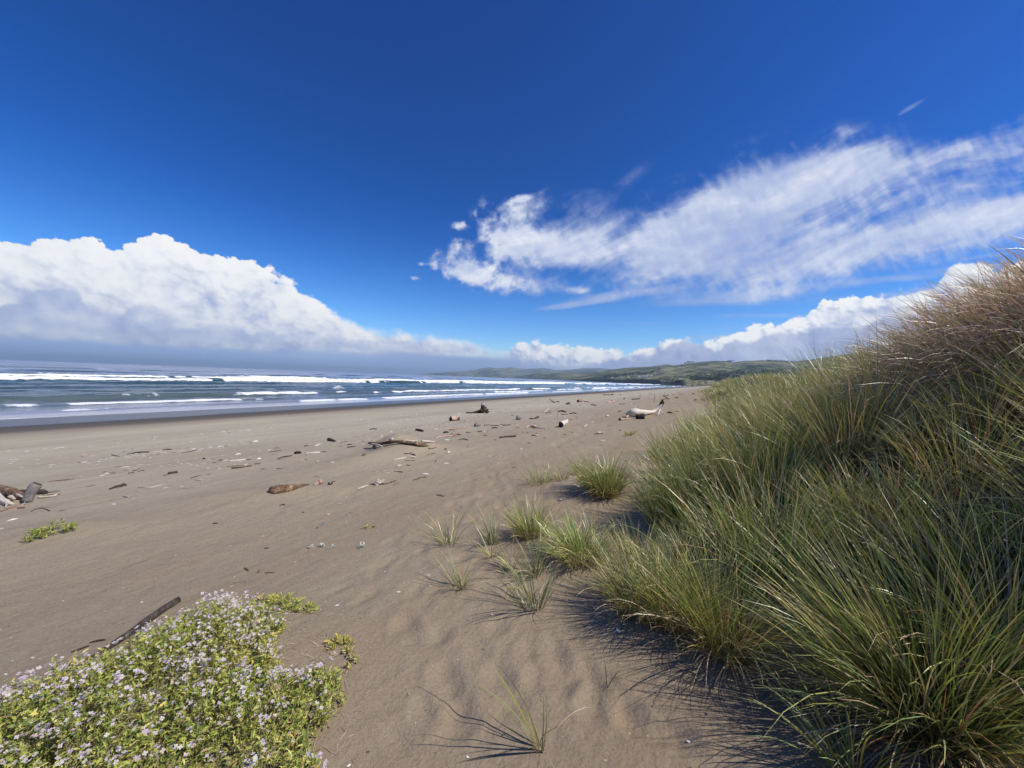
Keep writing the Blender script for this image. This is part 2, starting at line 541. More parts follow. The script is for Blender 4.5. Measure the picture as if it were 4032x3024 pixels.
    # small bright heaps at the foot of the bank
    lowh = interp_px([(1100, 1420), (1250, 1375), (1350, 1362), (1450, 1350), (1600, 1355), (1750, 1362), (1850, 1360), (1950, 1400)])
    bS = billow(26, 461, 3)
    dS = (lowh - v) + (bS - .45) * .030
    aS = sstep(0, .012, dS) * sstep(-.004, .012, v - basl + .004) * sstep(P(1200, 1400)[0], P(1400, 1400)[0], u) * sstep(P(1960, 1400)[0], P(1850, 1400)[0], u) * .8
    lS = shade(bS * .03, 1.0, (.4, .7, .6))
    over(cramp(.55 + .6 * (lS - .5) + .4 * fine, [(0, lin(178, 190, 226)), (.5, lin(208, 216, 238)), (1, lin(240, 243, 250))]), aS)
    # rain band between the bank and the sea
    rb = basl + .012 * fb(u * 6, v * 6, 3, 501) - .002
    rn = fb(u * 3, v * 30, 4, 511)
    dpt = (rb - v)
    cr = cramp(dpt * 10 + .25 * rn, [(-.2, lin(185, 202, 238)), (.12, lin(165, 194, 243)), (.5, lin(170, 198, 246)), (.9, lin(190, 210, 248))])
    right = sstep(P(1300, 1400)[0], P(1900, 1400)[0], u)[..., None]
    cr = cr * (1 - right) + np.array(lin(150, 172, 220)) * right
    over(cr, sstep(-.008, .012, dpt) * sstep(P(2250, 1400)[0], P(1900, 1400)[0], u) * .95)
    # whitish air low down on the right of it
    low = sstep(.055, -.005, v) * sstep(P(1750, 1400)[0], P(2100, 1400)[0], u) * .55
    over(np.array(lin(163, 180, 220)) * np.ones((CH, CW, 1)), low)
    img = bpy.data.images.new('cloud_map', CW, CH, alpha=True, float_buffer=True)
    img.colorspace_settings.name = 'Non-Color'
    img.alpha_mode = 'CHANNEL_PACKED'
    px = np.ones((CH, CW, 4), np.float32); px[..., :3] = rgb; px[..., 3] = A
    img.pixels.foreach_set(px.ravel()); img.update()
    return img


W = bpy.data.worlds.new('World'); SC.world = W; W.use_nodes = True
N = NT(W.node_tree)
tc = N.n('ShaderNodeTexCoord')
Dd = N.vm('NORMALIZE', tc.outputs['Generated'])
dx, dy, dz = N.sep(Dd)
azn = N.m('ARCTAN2', dx, dy); eln = N.m('ARCSINE', dz)
sky = N.n('ShaderNodeTexSky', sky_type='NISHITA')
sky.sun_disc = False; sky.sun_elevation = SUN_EL
sky.sun_rotation = math.atan2(SUN_AZ[0], SUN_AZ[1])
sky.air_density = 1.0; sky.dust_density = 0.0; sky.ozone_density = 4.0; sky.altitude = 0
hs = N.n('ShaderNodeHueSaturation'); hs.inputs['Saturation'].default_value = 1.22
N.put(hs.inputs['Color'], sky.outputs[0])
skyc = N.mix(1.0, hs.outputs[0], (0.085, 0.110, 0.150), 'MULTIPLY')
gm = N.n('ShaderNodeGamma'); N.put(gm.inputs[0], skyc); gm.inputs[1].default_value = 1.28
skyc = N.mix(N.ss(dz, .42, .0), N.vm('MULTIPLY', gm.outputs[0], (.24, .80, .86)), N.vm('MULTIPLY', gm.outputs[0], (1.8, 1.42, 1.12)))
im = N.n('ShaderNodeTexImage'); im.extension = 'CLIP'; im.interpolation = 'Linear'
im.image = sky_map()
N.put(im.inputs[0], N.vec(N.m('DIVIDE', N.sub(azn, AZ0), AZ1 - AZ0), N.m('DIVIDE', N.sub(eln, EL0), EL1 - EL0), 0.0))
edge = N.mul(N.ss(azn, AZ0, AZ0 + .1), N.ss(azn, AZ1, AZ1 - .1))
out = N.mix(N.mul(im.outputs['Alpha'], edge), skyc, im.outputs['Color'])
bg = N.n('ShaderNodeBackground'); N.put(bg.inputs[0], out)
bg.inputs[1].default_value = 1.0
wo = N.n('ShaderNodeOutputWorld'); N.t.links.new(bg.outputs[0], wo.inputs[0])
W.cycles.sampling_method = 'MANUAL'; W.cycles.sample_map_resolution = 1024
# ------------------------------------------------------------------ sand
def sand_mat():
    m, n = new_mat('sand')
    pos = n.n('ShaderNodeNewGeometry').outputs['Position']
    x, y, z = n.sep(pos)
    s = n.add(n.mul(x, NX), n.mul(y, NY)); t = n.add(n.mul(x, 0.471), n.mul(y, 0.882))
    stv = n.vec(s, t, 0.0)
    wob = n.sub(n.noise(n.vec(n.mul(s, .06), n.mul(t, .035), 1.0), 1.0, 3, .5), .5)
    sw = n.add(s, n.mul(wob, 6.0))
    wet = n.ss(sw, 25.5, 30.0)
    damp = n.ss(sw, 21.0, 26.0)
    big = n.noise(n.vec(n.mul(s, .35), n.mul(t, .12), 3.0), 1.0, 5, .6)
    str_ = n.noise(n.vec(n.mul(s, 1.6), n.mul(t, .25), 5.0), 1.0, 5, .65)
    fine = n.noise(pos, 60.0, 4, .7)
    grain = n.noise(pos, 420.0, 2, .8)
    med = n.noise(pos, 3.0, 5, .6)
    dry = n.mix(n.ss(s, 1.0, 14.0), (0.305, 0.240, 0.165), (0.425, 0.380, 0.285))
    dry = n.mix(n.mul(n.ss(big, .35, .7), .6), dry, n.mix(n.ss(s, 2., 14.), (0.262, 0.200, 0.136), (0.31, 0.255, 0.18)))
    dry = n.mix(n.mul(n.ss(str_, .42, .75), .40), dry, n.mix(n.ss(s, 2., 14.), (0.35, 0.305, 0.22), (0.46, 0.43, 0.33)))
    dry = n.mix(n.mul(n.ss(med, .45, .8), .35), dry, n.mix(n.ss(s, 2., 14.), (0.335, 0.272, 0.19), (0.40, 0.36, 0.265)))
    # reddish stained streaks along the tide marks
    rd = n.noise(n.vec(n.mul(s, .9), n.mul(t, .10), 9.0), 1.0, 3, .55)
    dry = n.mix(n.mul(n.ss(rd, .58, .72), n.ss(s, 4., 9.), n.ss(s, 27., 20.), .35), dry, (0.29, 0.20, 0.155))
    gr = n.lin(n.add(n.mul(fine, .5), n.mul(grain, .5)), .3, .7, .72, 1.28)
    dry = n.mix(1.0, dry, n.vec(gr, gr, gr), 'MULTIPLY')
    wetc = n.mix(n.ss(sw, 28., 36.), (0.125, 0.105, 0.082), (0.085, 0.082, 0.075))
    dampc = n.mix(n.ss(str_, .4, .6), (0.28, 0.22, 0.165), (0.30, 0.25, 0.195))
    c = n.mix(n.mul(damp, .8), dry, dampc)
    c = n.mix(wet, c, wetc)
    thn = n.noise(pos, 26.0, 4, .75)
    thc = n.mix(n.ss(thn, .4, .65), (0.060, 0.042, 0.028), (0.17, 0.125, 0.08))  # dead thatch, darkened further to paint the shade under the grass
    c = n.mix(n.ss(n.add(n.n('ShaderNodeAttribute', attribute_name='thatch_shade').outputs['Fac'], n.mul(n.sub(med, .5), .7)), .3, .7), c, thc)
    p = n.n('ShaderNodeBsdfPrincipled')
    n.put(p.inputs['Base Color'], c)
    film = n.ss(n.add(sw, n.mul(n.noise(n.vec(n.mul(s, .5), n.mul(t, .08), 2.), 1., 3, .5), 5.0)), 37.0, 40.0)
    n.put(p.inputs['Roughness'], n.add(n.lin(wet, 0, 1, .95, .85), n.mul(film, -.55)))
    n.put(p.inputs['Specular IOR Level'], n.add(.12, n.mul(film, .4)))
    # relief: wind ripples, lumps, grain
    rip1 = n.noise(n.vec(n.mul(s, 9.0), n.mul(t, 1.6), 0.0), 1.0, 3, .6)
    rip2 = n.noise(n.vec(n.mul(n.add(x, n.mul(y, .5)), 3.), n.mul(n.sub(y, n.mul(x, .2)), 13.), 0.0), 1.0, 3, .55)
    lump = n.noise(pos, 9.0, 4, .6)
    dryk = n.sub(1.0, damp)
    h = n.add(n.mul(rip1, .013, dryk), n.mul(rip2, .006, dryk), n.mul(lump, .016, dryk), n.mul(fine, .0075, dryk), n.mul(grain, .0032))
    b = n.n('ShaderNodeBump'); b.inputs['Strength'].default_value = 1.0; b.inputs['Distance'].default_value = 1.0
    n.put(b.inputs['Height'], h)
    n.put(p.inputs['Normal'], b.outputs[0])
    o = n.n('ShaderNodeOutputMaterial'); n.t.links.new(p.outputs[0], o.inputs[0])
    return m


def build_sand():
    # one sheet of rings round the viewpoint, finest where the beach is near
    r = [0.0, .25, .5, .75]
    q = .95
    while q < 14000:
        r.append(q); q *= 1.0085 if q < 12 else (1.011 if q < 120 else 1.05)
    r = np.array(r)
    a_front = np.radians(np.arange(-64, 64.01, 0.14))
    a_back = np.radians(np.linspace(64, 296, 70)[1:])
    a = np.concatenate([a_front, a_back])
    R, A = np.meshgrid(r, a, indexing='ij')
    X = R * np.sin(A); Y = R * np.cos(A)
    Z = ground(X.ravel(), Y.ravel()).reshape(X.shape)
    sS, tT = st(X, Y)
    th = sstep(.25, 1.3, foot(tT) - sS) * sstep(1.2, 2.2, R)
    me = make_mesh('sand', np.stack([X, Y, Z], -1), grid_quads(*X.shape), mats=[sand_mat()], attrs={'thatch_shade': th})
    # grid winding: make the faces look up
    me.flip_normals()
    o = link('beach_sand', me); tag(o, kind='structure', label='brown grey beach sand with footprints, wind ripples and a dark wet edge')


build_sand()


# ------------------------------------------------------------------ sea
WAVES = [  # s of the crest, height, front width, back width, breaking share, seed, slant
    (47.5, .06, .4, 1.6, .40, 1, .000),
    (50.5, .12, .4, 1.8, .42, 12, .004),
    (55.0, .22, .5, 2.2, .50, 2, -.002),
    (60.5, .45, .8, 3.0, .50, 3, .002),
    (69.0, .40, 1.2, 4.0, .20, 4, .002),
    (78.0, .35, 1.0, 4.0, .25, 9, .0),
    (92.0, .40, 1.2, 5.0, .22, 13, .0),
    (108.0, .40, 1.4, 6.0, .16, 10, .0),
    (125.0, .95, 1.2, 5.0, .66, 5, .003),
    (160.0, 1.0, 1.3, 5.0, .90, 6, -.002),
    (196.0, .70, 2.0, 8., .30, 15, .0),
    (240.0, .8, 3.0, 10., .14, 7, .0),
    (340.0, 1.1, 6.0, 16., .03, 11, .0),
]


def build_sea():
    s = [33.0]
    while s[-1] < 40000:
        d = .22 if s[-1] < 75 else (.34 if s[-1] < 180 else (.7 if s[-1] < 270 else (s[-1] - 250) * .03 + .5))
        s.append(s[-1] + d)
    s = np.array(s)
    t = [0.0]
    while t[-1] < 40000:
        q = t[-1]; t.append(q + (.55 if q < 120 else max(.55, (q - 90) * .018)))
    tn = [-0.55]
    while tn[-1] > -40000:
        q = -tn[-1]; tn.append(-(q + (.55 if q < 150 else (q - 140) * .05 + .55)))
    t = np.array(tn[::-1] + t)
    S, T = np.meshgrid(s, t, indexing='ij')
    near = sstep(900, 300, S)
    far_fade = sstep(3500, 1200, np.abs(T))
    Z = np.zeros_like(S); foam = np.zeros_like(S); green = np.zeros_like(S)
    for (s0, h, fw, bw, br, sd_, sl) in WAVES:
        wob = fbm(T * .012 + sd_ * 9, T * 0 + sd_, 3, 60 + sd_) * (2.0 + .035 * s0) + fbm(T * .09, T * 0 + sd_, 2, 80 + sd_) * .8
        c = s0 + wob + sl * T
        hh = h * (0.55 + .75 * vnoise(T * .035 + 3.1 * sd_, T * 0 + sd_, 70 + sd_)) 
        d = S - c
        prof = np.where(d < 0, np.exp(-(d / fw) ** 2), np.exp(-(d / bw) ** 2))
        Z += hh * prof
        b = fbm(T * .05 + 7 * sd_, T * 0 + 2 * sd_, 4, 90 + sd_) * .5 + .5
        b = b + .16 * fbm(T * .35, T * 0 + sd_, 3, 95 + sd_)
        brk = sstep(1 - br - .10, 1 - br + .10, b * .9 + .05)
        edge = fbm(T * .9, S * .9, 4, 100 + sd_)
        wdt = (.78 if h > .5 else .36) * (.5 + .8 * hh / h)
        ff = sstep(-1.5 * wdt - .5, -1.2 * wdt + .2 * edge, d) * sstep(2.2 * wdt, .4 * wdt, d + edge * .8)
        foam = np.maximum(foam, ff * brk)
        Z += ff * brk * (.10 + .22 * np.clip(fbm(T * 1.1, S * 1.5, 3, 120 + sd_) + .3, 0, 1)) * min(1, h * 1.4)
        # foam trailing in front (towards the beach) and behind
        tr = np.exp(-np.abs(np.where(d < 0, d / (5 + 6 * h), d / (3 + 8 * h)))) * brk
        foam = np.maximum(foam, tr * (.25 if h > .3 else .14))
        green += np.exp(-((d + fw * .6) / (fw * 1.0)) ** 2) * (1 - brk) * np.clip(hh * 1.6, 0, 1) * (h > .3) * sstep(-.25, .35, fbm(T * .06 + sd_, T * 0, 3, 160 + sd_))
    # run-up edge: thin foam line at the water's edge
    chop = .20 * fbm(S * .45, T * .16, 4, 130) + .07 * fbm(S * 1.6, T * .7, 3, 131)
    Z += chop * sstep(48, 62, S) * near
    Z += .25 * fbm(S * .05, T * .012, 3, 133) * sstep(60, 140, S) * sstep(3000, 600, S)
    Z *= sstep(3000, 900, S)
    Z = Z * far_fade
    # the sheet thins out to sea level on the sand
    Z = np.where(S < 46.5, Z * sstep(40, 46.5, S), Z)
    # waterline foam
    swl = 44.0 + 1.8 * fbm(T * .05, T * 0, 3, 140) + .5 * fbm(T * .3, T * 0, 2, 141)
    foam = np.maximum(foam, np.exp(-((S - swl) / .28) ** 2) * .85)
    gx = sstep(85, 48, S) * .22 * (fbm(S * .55, T * .10, 4, 150) > .1)
    foam = np.maximum(foam, gx)
    X, Y = st_inv(S, T)
    me = make_mesh('sea', np.stack([X, Y, Z + SEA_Z], -1), grid_quads(*S.shape),
                   attrs={'foam': np.clip(foam, 0, 1), 'green': np.clip(green, 0, 1), 'shore': S})
    # material
    m, n = new_mat('sea_water')
    at = lambda k: n.n('ShaderNodeAttribute', attribute_name=k).outputs['Fac']
    pos = n.n('ShaderNodeNewGeometry').outputs['Position']
    x, y, z = n.sep(pos)
    ss_ = n.add(n.mul(x, NX), n.mul(y, NY)); tt = n.add(n.mul(x, 0.471), n.mul(y, 0.882))
    fo = at('foam'); gr = at('green')
    lace = n.noise(n.vec(n.mul(ss_, 1.0), n.mul(tt, .45), 0.), 1.3, 6, .72)
    lace2 = n.noise(n.vec(n.mul(ss_, .35), n.mul(tt, .05), 4.), 1.0, 5, .65)
    streaks = n.mul(n.ss(lace2, .54, .68), n.ss(ss_, 180., 60.), .62)
    ff = n.ss(n.add(fo, n.mul(n.sub(lace, .5), 1.3), n.mul(streaks, .3)), .46, .68)
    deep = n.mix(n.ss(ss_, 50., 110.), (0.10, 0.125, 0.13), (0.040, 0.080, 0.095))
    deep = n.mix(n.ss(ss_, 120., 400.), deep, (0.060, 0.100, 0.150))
    swash_sheen = n.ss(ss_, 53., 44.)
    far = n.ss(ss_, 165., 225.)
    far_sheen = n.noise(n.vec(n.mul(ss_, .05), n.mul(tt, .010), 11.), 1.0, 5, .7)
    deep = n.mix(far, deep, n.mix(n.ss(far_sheen, .40, .60), (0.10, 0.15, 0.22), (0.40, 0.45, 0.56)))  # pale streaks paint the sky's reflection on far chop into the body colour
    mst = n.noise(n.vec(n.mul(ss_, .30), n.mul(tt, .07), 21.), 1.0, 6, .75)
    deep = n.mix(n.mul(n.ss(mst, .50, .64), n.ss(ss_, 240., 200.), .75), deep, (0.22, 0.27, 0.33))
    body = n.mix(swash_sheen, deep, (0.36, 0.35, 0.40))  # lavender swash tone: cloud reflection painted into the colour
    body = n.mix(n.mul(gr, n.lin(lace, .3, .6, .4, 1.)), body, (0.035, 0.075, 0.060))
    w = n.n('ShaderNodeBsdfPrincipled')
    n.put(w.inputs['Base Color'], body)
    n.put(w.inputs['Roughness'], n.add(.10, n.mul(n.ss(ss_, 60., 500.), .25)))
    w.inputs['IOR'].default_value = 1.333
    # ripples
    k1 = n.noise(n.vec(n.mul(ss_, 1.0), n.mul(tt, .35), 0.), 1.1, 5, .65)
    k2 = n.noise(n.vec(n.mul(ss_, .20), n.mul(tt, .05), 7.), 1.0, 5, .6)
    k3 = n.noise(n.vec(n.mul(ss_, 1.3), n.mul(tt, .8), 3.), 1.6, 6, .7)
    hgt = n.add(n.mul(k3, n.ss(ss_, 52., 64.), .22), n.mul(k1, n.lin(ss_, 44., 62., .02, .26)), n.mul(k2, n.ss(ss_, 60., 160.), .55))
    b = n.n('ShaderNodeBump'); b.inputs['Distance'].default_value = 1.0; n.put(b.inputs['Strength'], n.lin(ss_, 100., 700., .75, .35))
    n.put(b.inputs['Height'], hgt); n.put(w.inputs['Normal'], b.outputs[0])
    f = n.n('ShaderNodeBsdfPrincipled')
    n.put(f.inputs['Base Color'], (.86, .88, .90)); f.inputs['Roughness'].default_value = .8; f.inputs['Specular IOR Level'].default_value = .2
    b2 = n.n('ShaderNodeBump'); b2.inputs['Distance'].default_value = .5
    n.put(b2.inputs['Height'], lace); n.put(f.inputs['Normal'], b2.outputs[0])
    mx = n.n('ShaderNodeMixShader'); n.put(mx.inputs[0], ff)
    n.t.links.new(w.outputs[0], mx.inputs[1]); n.t.links.new(f.outputs[0], mx.inputs[2])
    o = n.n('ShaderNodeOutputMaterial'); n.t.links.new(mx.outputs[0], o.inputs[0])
    me.materials.append(m)
    me.flip_normals()
    o = link('sea_water', me); tag(o, kind='structure', label='blue grey sea with rows of white breakers and a thin sheet of swash')
    return o


build_sea()


# ------------------------------------------------------------------ hills and headland
def strip_hill(name, foot_pts, ridge_pts, colfn, label, rows, cols, back=1.35, terrace=None, rough=1.0, seed=0, a_px=None):
    """land seen across the bay: foot line (pixel x, distance), skyline (pixel x, pixel y, distance)"""
    px = np.linspace(a_px[0], a_px[1], cols)
    rr = np.array([ray(p, 1500).x / ray(p, 1500).y for p in px])
    fd = np.interp(px, [p[0] for p in foot_pts], [p[1] for p in foot_pts])
    rd = np.interp(px, [p[0] for p in ridge_pts], [p[2] for p in ridge_pts])
    rpy = np.interp(px, [p[0] for p in ridge_pts], [p[1] for p in ridge_pts])
    rh = np.array([CAM_Z + ray(a, b).z / ray(a, b).y * d for a, b, d in zip(px, rpy, rd)])
    k = np.linspace(0, 1, rows)[:, None]
    prof_k = [0, .012, .03, .10, .25, .45, .7, 1.0] if terrace else [0, .1, .25, .45, .7, .85, 1.0]
    Y = fd[None] + (rd - fd)[None] * k * back
    X = Y * rr[None]
    base = SEA_Z - 1
    kk = k * back
    if terrace:
        th = np.interp(px, [p[0] for p in terrace], [p[1] for p in terrace])
        ter = th[None] * sstep(0, .018, kk) + .0
        up = np.clip((kk - .12) / .88, 0, 1)
        H = base + ter + (rh[None] - base - th[None]) * (up ** 1.15)
    else:
        H = base + (rh[None] - base) * np.clip(kk, 0, 1) ** .8
    over_ = np.clip(kk - 1, 0, 1)
    H = H - over_ * (rh[None] - base) * 1.2
    n1 = fbm(X / (rh.max() * 3.2), Y / (rh.max() * 4.5), 5, 300 + seed, .55)
    n2 = 1 - np.abs(fbm(X / (rh.max() * 2.2) + 9, Y / (rh.max() * 6), 4, 320 + seed))
    amp = (rh[None] - base) * sstep(.10, .4, kk) * sstep(1.0, .75, kk) * rough
    H = H + amp * (.18 * n1 + .22 * (n2 - .75))
    me = make_mesh(name, np.stack([X, Y, H], -1), grid_quads(rows, cols), mats=[colfn])
    o = link(name, me); tag(o, kind='structure', label=label)
    return X, Y, H


def hill_mat(nm, sc, tone=1.0):
    m, n = new_mat(nm)
    g = n.n('ShaderNodeNewGeometry')
    pos = g.outputs['Position']
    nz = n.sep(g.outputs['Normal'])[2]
    a = n.noise(pos, 1 / (sc * 1.0), 5, .6)
    b = n.noise(pos, 1 / (sc * .22), 5, .65)
    c = n.mix(n.ss(a, .4, .6), (0.120, 0.155, 0.065), (0.23, 0.215, 0.12))
    c = n.mix(n.ss(b, .45, .7), c, (0.23, 0.225, 0.14))
    woods = n.ss(n.add(n.mul(a, -.6), b, n.mul(n.noise(pos, 1 / (sc * .07), 3, .7), .35)), .36, .44)
    c = n.mix(n.mul(woods, .95), c, (0.014, 0.022, 0.013))
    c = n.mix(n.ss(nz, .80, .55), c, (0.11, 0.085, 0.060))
    p = n.n('ShaderNodeBsdfPrincipled'); n.put(p.inputs['Base Color'], c); p.inputs['Roughness'].default_value = 1.0
    p.inputs['Specular IOR Level'].default_value = .05
    bb = n.n('ShaderNodeBump'); bb.inputs['Distance'].default_value = sc * .12
    n.put(bb.inputs['Height'], n.add(b, n.mul(a, 2.0))); n.put(p.inputs['Normal'], bb.outputs[0])
    o = n.n('ShaderNodeOutputMaterial'); n.t.links.new(p.outputs[0], o.inputs[0])
    return m


HM = hill_mat('pasture_and_scrub', 260)
HMF = hill_mat('far_pasture', 700)
strip_hill('headland', [(1640, 9600), (1800, 8200), (2000, 7000), (2200, 6000), (2500, 5200), (2800, 5000)],
           [(1640, 1476, 9900), (1690, 1469, 9500), (1760, 1466, 9000), (1850, 1458, 9000), (1925, 1446, 9000), (1960, 1450, 9000), (2010, 1445, 9000), (2050, 1452, 9000), (2100, 1451, 8800),
            (2140, 1449, 8800), (2180, 1457, 8800), (2230, 1456, 8600), (2300, 1449, 8600), (2360, 1449, 8600), (2400, 1453, 8500), (2500, 1455, 8500), (2800, 1440, 8000)],
           HMF, 'hazy blue headland across the bay', 60, 260, seed=1, a_px=(1640, 2800))
strip_hill('middle_hills', [(2020, 5200), (2150, 3600), (2400, 2600), (2700, 2200), (3400, 2200)],
           [(2020, 1482, 5400), (2100, 1474, 4600), (2200, 1468, 4400), (2300, 1466, 4200), (2400, 1462, 4000), (2700, 1450, 4000), (3400, 1440, 4000)],
           HM, 'low green hills behind the surf', 50, 200, seed=2, a_px=(2020, 3400), terrace=[(2020, 6), (2300, 20), (3400, 30)])
HX, HY, HZ = strip_hill('green_hills', [(2180, 3300), (2300, 2000), (2400, 1500), (2500, 1250), (2600, 1000), (2700, 860), (2900, 760), (3400, 700), (4300, 700)],
           [(2180, 1493, 3500), (2260, 1484, 3100), (2340, 1469, 2900), (2400, 1456, 2800), (2460, 1448, 2800), (2520, 1445, 2750), (2560, 1443, 2700), (2600, 1437, 2700), (2622, 1433, 2700), (2650, 1438, 2650), (2700, 1431, 2600),
            (2750, 1425, 2600), (2800, 1421, 2500), (2850, 1421, 2500), (2880, 1427, 2450), (2930, 1421, 2400), (3000, 1418, 2400), (3060, 1422, 2300), (3130, 1424, 2200), (3240, 1408, 2100), (3360, 1390, 2000), (4300, 1380, 2000)],
           HM, 'green pasture hills with dark woods above the bluffs', 150, 420, seed=3, a_px=(2180, 4300), terrace=[(2180, 4), (2300, 13), (2400, 15), (2550, 16), (2700, 15), (2900, 16), (4300, 18)])


# ------------------------------------------------------------------ sea air
def build_haze():
    x0, x1, y0, y1, z0, z1 = -41000, 41000, -41000, 41000, -12, 345
    v = [(x, y, z) for z in (z0, z1) for x, y in ((x0, y0), (x1, y0), (x1, y1), (x0, y1))]
    q = [(3, 2, 1, 0), (4, 5, 6, 7), (0, 1, 5, 4), (1, 2, 6, 5), (2, 3, 7, 6), (3, 0, 4, 7)]
    m = bpy.data.materials.new('sea_haze'); m.use_nodes = True
    n = NT(m.node_tree)
    p = n.n('ShaderNodeVolumePrincipled')
    p.inputs['Color'].default_value = (.64, .83, 1, 1); p.inputs['Density'].default_value = HAZE; p.inputs['Anisotropy'].default_value = .2
    o = n.n('ShaderNodeOutputMaterial'); n.t.links.new(p.outputs[0], o.inputs['Volume'])
    me = make_mesh('haze', v, q, mats=[m], smooth=False)
    o = link('haze', me); tag(o, kind='stuff', label='thin sea haze that turns the far hills blue')


HAZE = 9.5e-5
build_haze()
# ------------------------------------------------------------------ marram grass
def blade_mat():
    m, n = new_mat('marram_blade')
    c = n.n('ShaderNodeAttribute', attribute_name='Col').outputs['Color']
    p = n.n('ShaderNodeBsdfPrincipled'); n.put(p.inputs['Base Color'], c)
    p.inputs['Roughness'].default_value = .36; p.inputs['Specular IOR Level'].default_value = .7
    t = n.n('ShaderNodeBsdfTranslucent'); n.put(t.inputs[0], n.mix(1.0, c, (1.1, 1.15, .7), 'MULTIPLY'))
    mx = n.n('ShaderNodeMixShader'); mx.inputs[0].default_value = .16
    n.t.links.new(p.outputs[0], mx.inputs[1]); n.t.links.new(t.outputs[0], mx.inputs[2])
    o = n.n('ShaderNodeOutputMaterial'); n.t.links.new(mx.outputs[0], o.inputs[0])
    return m


BLADE = blade_mat()
C_BLUE = np.array((.190, .275, .120)); C_GREEN = np.array((.175, .270, .055)); C_YEL = np.array((.46, .46, .13))
C_STRAW = np.array((.58, .47, .25)); C_RUST = np.array((.30, .13, .045)); C_TAN = np.array((.60, .43, .28)); C_DARK = np.array((.05, .035, .028))


def blades(base, phi, th0, th1, length, width, col0, col1, col2, K=5, curl=1.6, rng=RNG):
    """ribbons that start at base leaning th0 from the vertical towards phi and bow to th1"""
    n = len(base)
    t = np.linspace(0, 1, K + 1)
    tm = (t[:-1] + t[1:]) / 2
    th = th0[:, None] + (th1 - th0)[:, None] * tm[None] ** curl
    ph = phi[:, None] + rng.normal(0, .10, n)[:, None] * tm[None] * 2
    seg = (length / K)[:, None]
    dx = np.sin(th) * np.cos(ph) * seg; dy = np.sin(th) * np.sin(ph) * seg; dz = np.cos(th) * seg
    P = np.zeros((n, K + 1, 3))
    P[:, 1:, 0] = np.cumsum(dx, 1); P[:, 1:, 1] = np.cumsum(dy, 1); P[:, 1:, 2] = np.cumsum(dz, 1)
    P += base[:, None, :]
    tw = rng.uniform(-1.3, 1.3, n)[:, None] + rng.normal(0, .5, n)[:, None] * t[None]
    T = np.gradient(P, axis=1); T /= np.linalg.norm(T, axis=2, keepdims=True) + 1e-9
    h = np.stack([-np.sin(phi), np.cos(phi), np.zeros(n)], -1)[:, None, :]
    b = np.cross(T, np.broadcast_to(h, T.shape))
    side = np.cos(tw)[..., None] * h + np.sin(tw)[..., None] * b
    w = width[:, None] * np.interp(t, [0, .15, .5, .8, 1], [.75, 1, .9, .55, .06])[None] * .5
    V = np.stack([P - side * w[..., None], P + side * w[..., None]], 2)      # n,K+1,2,3
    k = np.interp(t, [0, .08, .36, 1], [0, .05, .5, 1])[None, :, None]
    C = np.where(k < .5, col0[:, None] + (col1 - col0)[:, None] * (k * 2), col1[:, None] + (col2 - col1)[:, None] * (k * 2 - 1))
    C = np.repeat(C[:, :, None, :], 2, 2)
    i = (np.arange(n) * (K + 1) * 2)[:, None] + (np.arange(K) * 2)[None]
    Q = np.stack([i, i + 1, i + 3, i + 2], -1).reshape(-1, 4)
    return V.reshape(-1, 3), Q, C.reshape(-1, 3)


class Bag:
    def __init__(self): self.v = []; self.q = []; self.c = []; self.n = 0

    def add(self, V, Q, C):
        self.v.append(V); self.q.append(Q + self.n); self.c.append(C); self.n += len(V)

    def mesh(self, name, mat, origin=None):
        V = np.concatenate(self.v)
        if origin is not None: V = V - np.array(origin)
        return make_mesh(name, V, np.concatenate(self.q), mats=[mat], colors=np.concatenate(self.c))


def mixc(n, w, rng=RNG):
    """per-blade colours; w = weights of blue-green, green, yellow, straw, rust, tan"""
    pal = np.stack([C_BLUE, C_GREEN, C_YEL, C_STRAW, C_RUST, C_TAN])
    w = np.array(w, float); w /= w.sum()
    k = rng.choice(6, n, p=w)
    c = pal[k] * rng.uniform(.7, 1.25, n)[:, None]
    c = c + rng.normal(0, .012, (n, 3))
    return np.clip(c, .01, .8)


LEAN = math.radians(188)        # the wind has laid the grass over towards the sea


